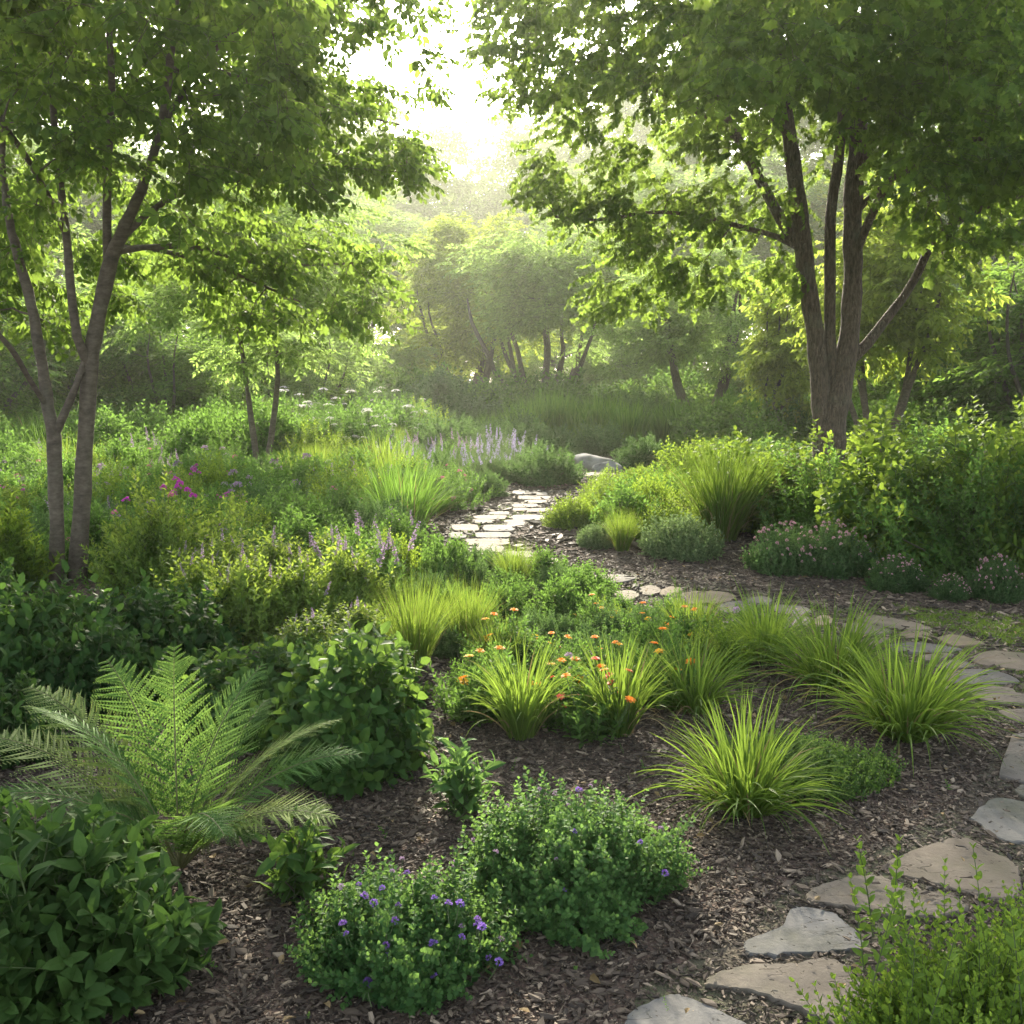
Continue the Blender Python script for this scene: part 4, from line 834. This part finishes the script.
# ---- shrub bank on the right
vb = [bush('viburnum', "x", 'shrub', 'shrub bank on the right', 250 + i, 1000, .68, .62, .9, .28, [sh_vib, sh_big][i], [M['viburnum'], M['meadow']][i], .7, .5, .6, .4, -.1, 60, .006) for i in range(2)]
VB = [(775, 532, 120, 92, "sunlit shrub with yellow tips next to the fountain grass"), (835, 545, 130, 112, "sunlit shrub under the big trunk"), (905, 560, 140, 120, "darker shrub above the small green cushion"), (975, 575, 140, 130, "dark drooping shrub behind the feathery cushion"), (1045, 585, 140, 150, "shrub cut by the right edge at the front"),
      (800, 495, 110, 62, "rear shrub at the foot of the big trunk, left side"), (865, 500, 120, 70, "rear shrub just right of the big trunk's foot"), (935, 510, 120, 92, "rear shrub with yellowing top leaves"), (1000, 520, 120, 100, "rear shrub near the right edge with a tall top"), (745, 480, 80, 50, "rear shrub left of the big trunk"), (1060, 520, 120, 110, "rear shrub cut by the right edge"), (960, 478, 100, 55, "hindmost shrub below the dark wood"), (895, 470, 90, 42, "hindmost shrub under the forked stems")]
for i, (px, py, w_, hh, lab) in enumerate(VB):
    p_ = vb[i % 2]; o = p_ if i < 2 else dup(p_, (0, 0, 0)); setp(o, px, py, w_ * [1, .85, 1.05][i % 3], hh * [.9, .72, .96, .82][i % 4], 1.24, .95, i * 1.3, lab)
sp = bush('spirea', "x", 'shrub', 'yellow-green low shrubs right of the path', 260, 620, .45, .45, .5, .2, sh_big, M['spirea'], .7, .35, .5, .14, 0, 40)
SP = [(572, 528, 54, 32, "bright yellow-green shrub nearest the path bend"), (648, 528, 70, 50, "yellow-green shrub above the silvery cushion"), (690, 492, 80, 50, "yellow-green shrub left of the fountain grass"), (668, 508, 60, 35, "yellow shrub squeezed behind the middle one"), (633, 500, 46, 24, "pale low yellow shrub beyond the path bend"), (720, 475, 70, 34, "hindmost yellow-green shrub, by the slender tree"), (640, 484, 50, 18, "pale yellow shrub right of the boulder"), (388, 585, 70, 52, "yellow-topped shrub left of the path, above the meadow"), (600, 530, 40, 26, "small yellow-green shrub touching the mulch")]
for i, (px, py, w_, hh, lab) in enumerate(SP):
    o = sp if i == 0 else dup(sp, (0, 0, 0)); setp(o, px, py, w_, hh, .9, .5, i * 1.1, lab)
gb = bush('euonymus', "fresh green shrub between the yellow-topped one and the path", 'shrub', None, 262, 620, .42, .42, .5, .2, sh_big, M['meadow'], .7, .3, .5, .12, 0, 40); setp(gb, 446, 588, 66, 52, .84, .5)
# ---- left bed, near part
lb = bush('phlox', "bushy light green plant with magenta flowers right of the left trunks", 'perennial', None, 270, 900, .6, .55, .72, .28, sh_mead, M['meadowpale'], 1.0, .45, .6, .25, 0, 60, .004)
setp(lb, 168, 586, 132, 84, 1.2, .72)
me_mg = fl_obj('ball', M['magenta'], 4, .12, .036); me_pkb = fl_obj('ball', M['pink'], 4, .12, .03)
for k, (x, y, z, m_) in enumerate([(-.1, .3, .68, me_mg), (0, .35, .75, me_mg), (.05, .3, .72, me_mg), (.12, .28, .66, me_mg), (-.3, -.1, .62, me_mg), (-.45, 0, .5, me_pkb), (.1, -.1, .66, me_pkb), (.02, .32, .68, me_mg), (.2, .2, .62, me_mg), (-.05, .4, .62, me_mg)]): flower_on(lb, m_, (x, y, z), k, 1.1)
for px, py, w_, hh, lab in [(178, 520, 70, 44, "magenta-flowered bush standing behind the first one"), (225, 535, 60, 36, "smaller magenta-flowered bush toward the middle bed"), (20, 530, 70, 40, "magenta-flowered bush left of the left trunks")]:
    o = dup(lb, (0, 0, 0)); setp(o, px, py, w_, hh, 1.2, .72, px * .1, lab)
dk = bush('hellebore', "dark leafy plant at the foot of the left trunks", 'perennial', 'dark plants under the left tree', 271, 620, .5, .5, .42, .2, sh_hyd, M['laurel'], .5, .35, .55, .14, 0, 40, .004); setp(dk, 70, 652, 170, 48, 1, .42)
for px, py, w_, hh, lab in [(150, 668, 160, 75, "dark leafy plant left of the lower broad-leaved shrub"), (20, 690, 170, 95, "dark leafy plant at the left edge above the fern"), (90, 705, 150, 80, "dark leafy plant directly behind the fern fronds"), (-30, 640, 120, 80, "dark leafy plant cut by the left edge"), (200, 640, 110, 50, "dark leafy plant below the magenta-flowered bush"), (-20, 760, 140, 80, "dark leafy plant low at the left edge behind the pale fronds")]:
    o = dup(dk, (0, 0, 0)); setp(o, px, py, w_, hh, 1, .42, px * .07, lab)
# plumes: upright yellow-green
pm = bush('goldenrod', "upright yellow-green plumed plant left of the left trunks", 'perennial', 'yellow-green plumes at the left edge', 272, 300, .28, .28, .75, .36, sh_fine2, M['spirea'], 2.2, .2, .6, .15, 0, 40, .003); setp(pm, 12, 592, 60, 78, .56, .75)
for px, py, w_, hh, lab in [(-22, 600, 60, 85, "yellow-green plumed plant cut by the left edge")]:
    o = dup(pm, (0, 0, 0)); setp(o, px, py, w_, hh, .56, .75, px, lab)
# pale fine meadow plants with mauve spikes
me_sp = fl_obj('spike', M['mauve'], 6, .34, .022); me_sb = fl_obj('spike', M['blue'], 7, .3, .02); me_wu = fl_obj('umbel', M['white'], 8, .2, .05); me_pf = fl_obj('ball', M['pink'], 9, .12, .042); me_lm = fl_obj('ball', M['mauve'], 9, .12, .05)
me_or = fl_obj('cup', M['orange'], 10, .16, .03); me_gd = fl_obj('cup', M['gold'], 11, .16, .032); me_co = fl_obj('cup', M['coral'], 12, .14, .024)
mw = bush('catmint', "x", 'perennial', 'pale fine plants with mauve spikes', 280, 620, .34, .34, .62, .3, sh_mead, M['meadowpale'], 1.9, .22, .5, .14, 0, 60, .002)
scatter_flowers(mw, me_sp, 9, .3, .3, .66, 31, .12, (.4, .8), .45, 'flower_spike')
MW = [(205, 628, 84, 80, "pale fine spiky plant just right of the magenta-flowered bush"), (250, 640, 90, 92, "tallest pale fine spiky plant in the middle of the group"), (300, 632, 86, 82, "pale fine spiky plant right of the tallest one"), (345, 618, 80, 78, "mauve-spiked plant at the right end of the pale group"), (280, 600, 80, 70, "pale fine spiky plant at the back of the group"), (225, 598, 80, 66, "pale spiky plant behind, beside the magenta-flowered bush"), (330, 590, 70, 62, "pale mauve-spiked plant behind, near the yellow-topped shrub"), (190, 600, 70, 56, "pale spiky plant half behind the magenta-flowered bush"), (360, 648, 70, 50, "low mauve-spiked plant above the small-leaved bushy plant"), (310, 660, 80, 50, "low pale spiky plant in front of the group")]
for i, (px, py, w_, hh, lab) in enumerate(MW):
    o = mw if i == 0 else dup(mw, (0, 0, 0)); setp(o, px, py, w_, hh, .68, .75, i * 1.9, lab)

# ---- orange-flowered plants among the daylilies
of_ = bush('geum', "x", 'perennial', 'orange-flowered plants', 290, 260, .26, .26, .3, .18, sh_mead, M['meadow'], 1.3, .4, .6, .15, 0, 40, .0018)
scatter_flowers(of_, me_or, 3, .24, .24, .32, 41, .12, (.6, 1.1), .4); scatter_flowers(of_, me_gd, 3, .22, .22, .34, 42, .16, (.5, 1.1), .5)
OF = [(570, 722, "orange-flowered plant between the two daylilies"), (655, 700, "orange-flowered plant left of the flopping sedge"), (605, 690, "orange-flowered plant behind the right daylily"), (492, 715, "orange-flowered plant left of the upright daylily"), (640, 655, "orange-flowered plant below the oval flagstone"), (560, 678, "orange-flowered plant in the middle of the meadow"), (505, 665, "orange-flowered plant right of the loose grass tuft"), (592, 640, "orange-flowered plant near the path, left of centre"), (690, 650, "orange-flowered plant near the path, beside the sedge row")]
for i, (px, py, lab) in enumerate(OF):
    o = of_ if i == 0 else dup(of_, (0, 0, 0)); P = at(px, py); s_ = .95 + .12 * math.sin(i * 2.3) - (.1 if py < 680 else 0); o.location = (P[0], P[1], 0); o.scale = (s_,) * 3; o.rotation_euler = (0, 0, i * 2.2); o['label'] = lab; PL.append((P[0], P[1], .1))
cf = bush('yarrow', "coral and rust coloured flower cluster at the foot of the right daylily", 'perennial', None, 291, 110, .2, .2, .24, .18, sh_mead, M['meadow'], 1.3, .4, .6, .15, 0, 30, .0018)
scatter_flowers(cf, me_co, 13, .2, .16, .28, 43, .05, (.7, 1.2), .3); scatter_flowers(cf, me_or, 6, .2, .2, .28, 44, .04, (.8, 1.1), .4); cf.location = (*at(592, 738)[:2], 0)

# ---- fill: many individual plants over the beds
def far_bush(name, cat, seed, rx, h, n, L, tpls, lm, up=.6, fl=None, nf=0, group=None):
    t = bush(name, 'x', cat, group, seed, n, rx, rx, h, L, tpls, lm, up, .45, .55, .2, 0, 20, .004)
    if fl: scatter_flowers(t, fl, nf, rx * .95, rx * .95, h, seed + 1, .13, (.8, 1.2), .4, 'flower' if 'spike' not in fl.name else 'flower_spike')
    return t
K = {
 'green': (far_bush('perennial_bush', 'perennial', 401, .42, .5, 420, .24, sh_big, M['meadow']), .84, .5, 'fresh green bushy perennial'),
 'blue': (far_bush('perennial_bush', 'perennial', 402, .42, .42, 520, .17, sh_fine2, M['bluegreen']), .84, .42, 'blue-green feathery perennial'),
 'dark': (far_bush('perennial_bush', 'perennial', 403, .42, .5, 420, .2, sh_far, M['hydrangea']), .84, .5, 'dark green leafy perennial'),
 'yel': (far_bush('perennial_bush', 'perennial', 404, .4, .5, 380, .2, sh_mead, M['spirea'], 1.2), .8, .5, 'yellowish fine perennial'),
 'white': (far_bush('white_yarrow', 'perennial', 405, .42, .6, 380, .22, sh_mead, M['meadow'], 1.2, me_wu, 9), .84, .6, 'white-flowered perennial'),
 'pink': (far_bush('pink_phlox', 'perennial', 406, .36, .42, 340, .18, sh_mead, M['meadow'], 1.2, me_pf, 6), .72, .42, 'pink-flowered perennial'),
 'lav': (far_bush('lavender', 'perennial', 407, .36, .4, 300, .2, sh_fine, M['silver'], 1.5, me_sb, 11), .72, .5, 'lavender with hazy blue spikes'),
 'mauve': (far_bush('salvia', 'perennial', 408, .36, .45, 320, .2, sh_mead, M['meadow'], 1.5, me_sp, 8), .72, .6, 'perennial with pale mauve spikes'),
 'scab': (far_bush('scabious', 'perennial', 409, .4, .5, 360, .2, sh_mead, M['meadow'], 1.3, me_lm, 6), .8, .55, 'perennial with round lilac heads'),
}
t = clump('grass_tussock', 'x', 'grass clump', None, 410, 300, .16, (.35, .6), .7, (.1, 1.0), .012, M['darkgrass'], 5, False); K['gr'] = (t, .8, .5, 'green grass tussock')
t = clump('grass_tussock', 'x', 'grass clump', None, 411, 300, .16, (.35, .65), .6, (.1, 1.0), .012, M['finegrass'], 5, False); K['gry'] = (t, .8, .55, 'pale yellow-green grass tussock')
tall = clump('tall_grass', 'x', 'grass clump', 'tall grasses at the back', 412, 300, .3, (.8, 1.25), .36, (.05, .5), .03, M['darkgrass'], 5, False)
useK = set()
def putk(k, loc, s_, rz, label, group):
    p_ = K[k][0]
    if k not in useK:
        useK.add(k); p_.location = loc; p_.rotation_euler = (0, 0, rz); p_.scale = (s_,) * 3; return tag(p_, label, group=group)
    return dup(p_, loc, rz, (s_,) * 3, label, group)
def placek(k, px, py, wpx, label, group=None):
    P = at(px, py); d = P[1] * ct + CAM_H * st; s_ = wpx / FPX * d / K[k][1]; PL.append((P[0], P[1], wpx / FPX * d / 2))
    return putk(k, (P[0], P[1], 0), s_, px * .37, label, group)
for a in [('blue', 486, 496, 46, "round blue-green cushion at the left edge of the path"), ('gr', 345, 522, 44, "dark round grass cushion in the left bed"), ('gr', 438, 514, 36, "small grass cushion left of the path slabs"), ('blue', 545, 484, 74, "wide feathery cushion beside the far end of the path"), ('blue', 505, 482, 44, "feathery cushion between the path and the lavender"), ('blue', 645, 468, 60, "grey-green cushion right of the boulder"), ('blue', 600, 455, 60, "grey-green cushion behind the boulder"), ('blue', 560, 452, 50, "grey-green cushion below the tall grasses"),
          ('green', 575, 632, 44, "bright leafy perennial at the edge of the meadow, by the bend"), ('green', 622, 622, 40, "leafy perennial with yellow buds in front of the covered flagstone")]: placek(*a)
SCAT = []
def fill(seed, zone, gap, kinds, where, size=(.85, 1.25), sizes=None, keep=.75):
    q = RS(seed); Z = gpoly(zone); lo, hi = Z.min(0), Z.max(0); n = int((hi - lo).prod() / gap ** 2 * 6); P = q.uniform(lo, hi, (n, 2)); P = P[inside(P, Z)]
    P3 = np.c_[P, np.zeros(len(P))]; P = P[~on_stone(P3, 1.25)]; acc = []
    ks = [k for k, w_ in kinds]; ws = np.array([w_ for k, w_ in kinds], float); ws /= ws.sum()
    for p in P:
        if any((p[0] - a[0]) ** 2 + (p[1] - a[1]) ** 2 < gap ** 2 for a in acc): continue
        if any((p[0] - a[0]) ** 2 + (p[1] - a[1]) ** 2 < (a[2] * keep) ** 2 for a in PL): continue
        acc.append(p); k = ks[q.choice(len(ks), p=ws)]; s_ = q.uniform(*size) * gap / .55
        SCAT.append((k, p[0], p[1], s_, q.uniform(0, 6.28), where))
# left bed from the trunks back to the wood
fill(1, "-40,505 130,500 240,520 330,545 400,552 400,600 370,615 330,575 200,570 -40,600", .50, [('green', 4), ('blue', 1), ('scab', 3), ('mauve', 2), ('pink', .5), ('yel', 1)], "beside the pale spiky group")
fill(2, "-60,475 120,470 260,482 410,500 425,515 400,545 330,545 240,520 130,500 -60,505", .62, [('green', 3), ('blue', 2), ('gr', 1.5), ('yel', 1), ('mauve', 1.5), ('pink', 2), ('gry', .8), ('scab', 2)], "amid the left bed")
fill(3, "380,490 470,492 480,505 452,520 400,515", .5, [('pink', 4), ('blue', 1), ('yel', 1)], "in the pink drift by the path")
fill(4, "395,463 520,463 540,474 480,486 400,486", .62, [('lav', 5), ('mauve', 2), ('blue', 1)], "in the lavender drift past the bend")
fill(5, "280,436 440,434 400,462 330,475 280,462", .8, [('white', 5), ('green', 1), ('yel', 1)], "in the white drift at the back", (1, 1.4))
fill(6, "-80,447 280,442 280,475 120,470 -80,476", .85, [('green', 3), ('gr', 3), ('dark', 2), ('gry', 1)], "in the shaded back of the bed", (1, 1.4))
fill(7, "-100,430 700,424 700,436 440,436 280,438 -100,446", 1.3, [('dark', 2), ('green', 3), ('blue', 1.5), ('yel', .7)], "along the foot of the wood", (1, 1.5))
fill(8, "440,436 530,436 530,462 440,462", .9, [('green', 2), ('blue', 3), ('gr', 1)], "between lavender and tall grasses")
fill(9, "290,475 400,464 400,500 300,500", .6, [('white', 1), ('gry', 2), ('yel', 1.5), ('green', 2)], "behind the pink flowers")
# the meadow bed in the middle
fill(10, "430,590 470,568 545,582 640,612 720,628 760,648 720,680 660,700 600,690 540,690 480,690 440,650", .34, [('green', 3), ('blue', 2.5), ('yel', 1.5), ('gry', 1), ('scab', .6)], "between the path and the daylilies", (.7, 1.0), keep=.45)
fill(11, "720,440 830,440 960,436 1060,436 1060,462 760,462 700,456", .9, [('green', 3), ('dark', 2), ('gry', 1)], "behind the right shrub bank", (1, 1.5))
fill(12, "600,500 660,500 690,515 670,545 650,540 610,540", .5, [('yel', 3), ('green', 2)], "right of the path bend", (.8, 1.1))
cnt = {}
for s_ in SCAT: cnt[(s_[0], s_[5])] = cnt.get((s_[0], s_[5]), 0) + 1
order = {}
SCAT.sort(key=lambda s_: (s_[0], s_[5], 512 + 1000 * s_[1] / s_[2]))
for k, x, y, s_, rz, wh in SCAT:
    c = cnt[(k, wh)]; i = order.get((k, wh), 0); order[(k, wh)] = i + 1
    base = K[k][3]
    lab = f"{base} {wh}" if c == 1 else (f"{base} {wh}, {ORD[i]} from the left" if c <= len(ORD) else f"{base} {wh}")
    putk(k, (x, y, 0), s_, rz, lab, f"{base} plants {wh}" if c > 1 else None)
for k in K:
    if k not in useK: 
        for ch in list(K[k][0].children): bpy.data.objects.remove(ch)
        bpy.data.objects.remove(K[k][0])
# tall grasses at the back
TG = [(528, 447, 1.5), (552, 446, 1.6), (578, 446, 1.7), (602, 446, 1.6), (628, 449, 1.3), (668, 447, 1.6), (690, 448, 1.5), (738, 449, 1.5)]
for i, (px, py, s_) in enumerate(TG):
    o = tall if i == 0 else dup(tall, (0, 0, 0)); P = at(px, py); o.location = (P[0], P[1], 0); o.scale = (s_ * .8, s_ * .8, s_ * (.68 + .12 * math.sin(i * 2.1))); o.rotation_euler = (0, 0, i); o['label'] = f"tall dark green grass clump at the end of the garden, {ORD[i]} from the left"
# grey-green rounded shrubs at the back
gs = bush('rounded_shrub', 'x', 'shrub', 'grey-green shrubs at the back', 420, 900, 1.3, 1.3, 1.5, .45, sh_far, M['far_grey'], .5, .3, .4, .12, 0, 30, .012)
for i, (px, Y, s_, lab) in enumerate([(440, 29, 1.15, "large rounded grey-green shrub below the hazy round tree"), (405, 27, .85, "smaller grey-green shrub left of the large rounded one"), (478, 27, .7, "bluish low shrub right of the large rounded one"), (350, 30, .8, "grey-green shrub behind the white flowers"), (610, 36, .9, "grey-green shrub behind the tall grasses"), (760, 30, .8, "grey-green shrub left of the slender young tree")]):
    o = gs if i == 0 else dup(gs, (0, 0, 0)); o.location = (X(px, Y), Y, 0); o.scale = (s_,) * 3; o.rotation_euler = (0, 0, i * 2); o['label'] = lab
# boulders at the far end of the path
def boulder(px, py, sx, sy, sz, lab, seed):
    import bmesh
    bm = bmesh.new(); bmesh.ops.create_icosphere(bm, subdivisions=4, radius=1); q = RS(seed); pl = norm(q.normal(0, 1, (9, 3)))
    for v in bm.verts:
        p = np.array(v.co); s_ = min([1] + [.78 / max(1e-3, float(p @ n)) for n in pl]); s_ += .03 * math.sin(p[0] * 7 + 3) * math.sin(p[1] * 9); v.co = Vector((p[0] * s_ * sx, p[1] * s_ * sy, p[2] * s_ * sz))
    me = bpy.data.meshes.new('boulder'); bm.to_mesh(me); bm.free(); me.materials.append(M['rock']); o = bpy.data.objects.new('boulder', me); COL.objects.link(o)
    P = at(px, py); o.location = (P[0], P[1], sz * .25); tag(o, lab, 'rock', 'boulders at the far end of the path')
boulder(590, 468, .5, .4, .22, "wide flat pale boulder at the far end of the path", 1)
boulder(607, 472, .28, .24, .16, "smaller boulder at the right end of the wide flat one", 2)

# ---- low green carpets that nobody could count
def carpet(name, label, seed, zone, dens, L, tpls, lm, zj=.02, skip=True):
    q = RS(seed); Z = gpoly(zone); lo, hi = Z.min(0), Z.max(0); n = int((hi - lo).prod() * dens); P = q.uniform(lo, hi, (n, 2)); P = P[inside(P, Z)]; P = np.c_[P, np.full(len(P), .0)]
    if skip: P = P[~on_stone(P, 1.03)]
    n = len(P); d = np.stack([q.normal(0, .5, n), q.normal(0, .5, n), np.ones(n)], -1); g = Geo(); g.inst(tpls, P, frames(d, q.normal(0, 1, (n, 3))), L * q.uniform(.5, 1.3, n), q)
    return tag(g.build(name, [lm, M['stem']]), label, kind='stuff')
carpet('ground_cover', "low leafy ground cover between the plants of the left bed", 1, "-60,430 520,430 500,470 450,495 420,548 395,600 370,640 200,670 -60,700", 42, .17, sh_small, M['meadow'])
carpet('ground_cover', "low leafy ground cover in the middle meadow", 2, "440,600 470,568 545,582 640,612 720,628 750,650 700,680 640,690 560,690 480,680", 120, .1, sh_small, M['meadow'])
carpet('ground_cover', "low ground cover under the right shrubs", 3, "700,440 1060,436 1060,560 900,540 780,520 740,490", 25, .2, sh_far, M['viburnum'])
carpet('undergrowth', "dark undergrowth at the foot of the wood", 5, "-200,412 1224,412 1100,436 -100,436", 3.2, .6, sh_far, M['far_dark'], skip=False)
def litter(name, label, n, seed, size, lm, reg, tp, up=0):
    q = RS(seed); P = np.c_[q.uniform(reg[0], reg[1], n), q.uniform(reg[2], reg[3], n), q.uniform(.018, .03, n)]
    P[:, 2] += .02 * on_stone(P); az = q.uniform(0, 6.28, n); d = np.stack([np.cos(az), np.sin(az), q.normal(up, .25, n)], -1)
    g = Geo(); g.inst(tp, P, frames(d, np.stack([q.normal(0, .3, n), q.normal(0, .3, n), np.ones(n)], -1)), size * q.uniform(.5, 1.4, n), q)
    return tag(g.build(name, [lm, M['stem']]), label, kind='stuff')
litter('leaf_litter', "dry fallen leaves scattered over the bark mulch and slabs", 900, 3, .035, M['litter'], (-2.5, 5, 2.2, 10), [leaf(.5, .15, .3), leaf(.4, -.1, .2), leaf(.6, .2, -.2)])
litter('weed_seedlings', "tiny green weed seedlings coming up through the mulch", 170, 4, .045, M['meadow'], (-2, 4.5, 2.4, 9), sh_big, 1.5)
tuft = []
for i in range(4):
    g = Geo(); blades(g, RS(500 + i), 12, .25, (.5, 1.1), .9, (.1, .8), .09, 3, three=False); tuft.append(g.tpl())
tu = []
for V, F in tuft: tu.append((V[:, [2, 0, 1]], F))
carpet('lawn_grass', "short sunlit lawn grass at the right edge", 6, LAWN, 1800, .035, tu, M['lawn'])
carpet('moss', "grass and moss growing in the joints of the right-hand path", 7, "830,610 940,612 1060,640 1060,724 990,722 960,705 930,690 850,650 780,630 760,608", 650, .026, tu, M['lawn'])
carpet('moss', "moss growing in the joints of the far path", 8, "560,572 500,560 450,545 470,512 520,505 535,512 515,530 500,540 540,560 620,572 700,600 600,590", 260, .03, tu, M['lawn'])

# ---- the air: a pale closed box of haze round everything
def haze():
    x0, x1, y0, y1, z0, z1 = -175, 175, -20, 260, -1, 42
    g = Geo(); V = [(x, y, z) for x in (x0, x1) for y in (y0, y1) for z in (z0, z1)]
    g.add(V, [(0, 1, 3, 2), (4, 6, 7, 5), (0, 4, 5, 1), (2, 3, 7, 6), (0, 2, 6, 4), (1, 5, 7, 3)]); m = bpy.data.materials.new('haze air'); m.use_nodes = True; n = m.node_tree
    n.nodes.remove(n.nodes['Principled BSDF']); v = n.nodes.new('ShaderNodeVolumePrincipled'); v.inputs['Color'].default_value = (.97, 1, .86, 1); v.inputs['Density'].default_value = HAZE; v.inputs['Anisotropy'].default_value = .6
    n.links.new(v.outputs[0], n.nodes['Material Output'].inputs['Volume']); return tag(g.build('haze', m), 'pale sunlit morning haze', kind='stuff')
HAZE = .0008
haze()
for o in list(bpy.data.objects):
    for k_ in ('w', 'h'):
        if k_ in o: del o[k_]

_bad = [o['label'] for o in bpy.data.objects if 'category' in o and len(o['label'].split()) > 15]
if _bad: print('LONG', len(_bad), _bad)
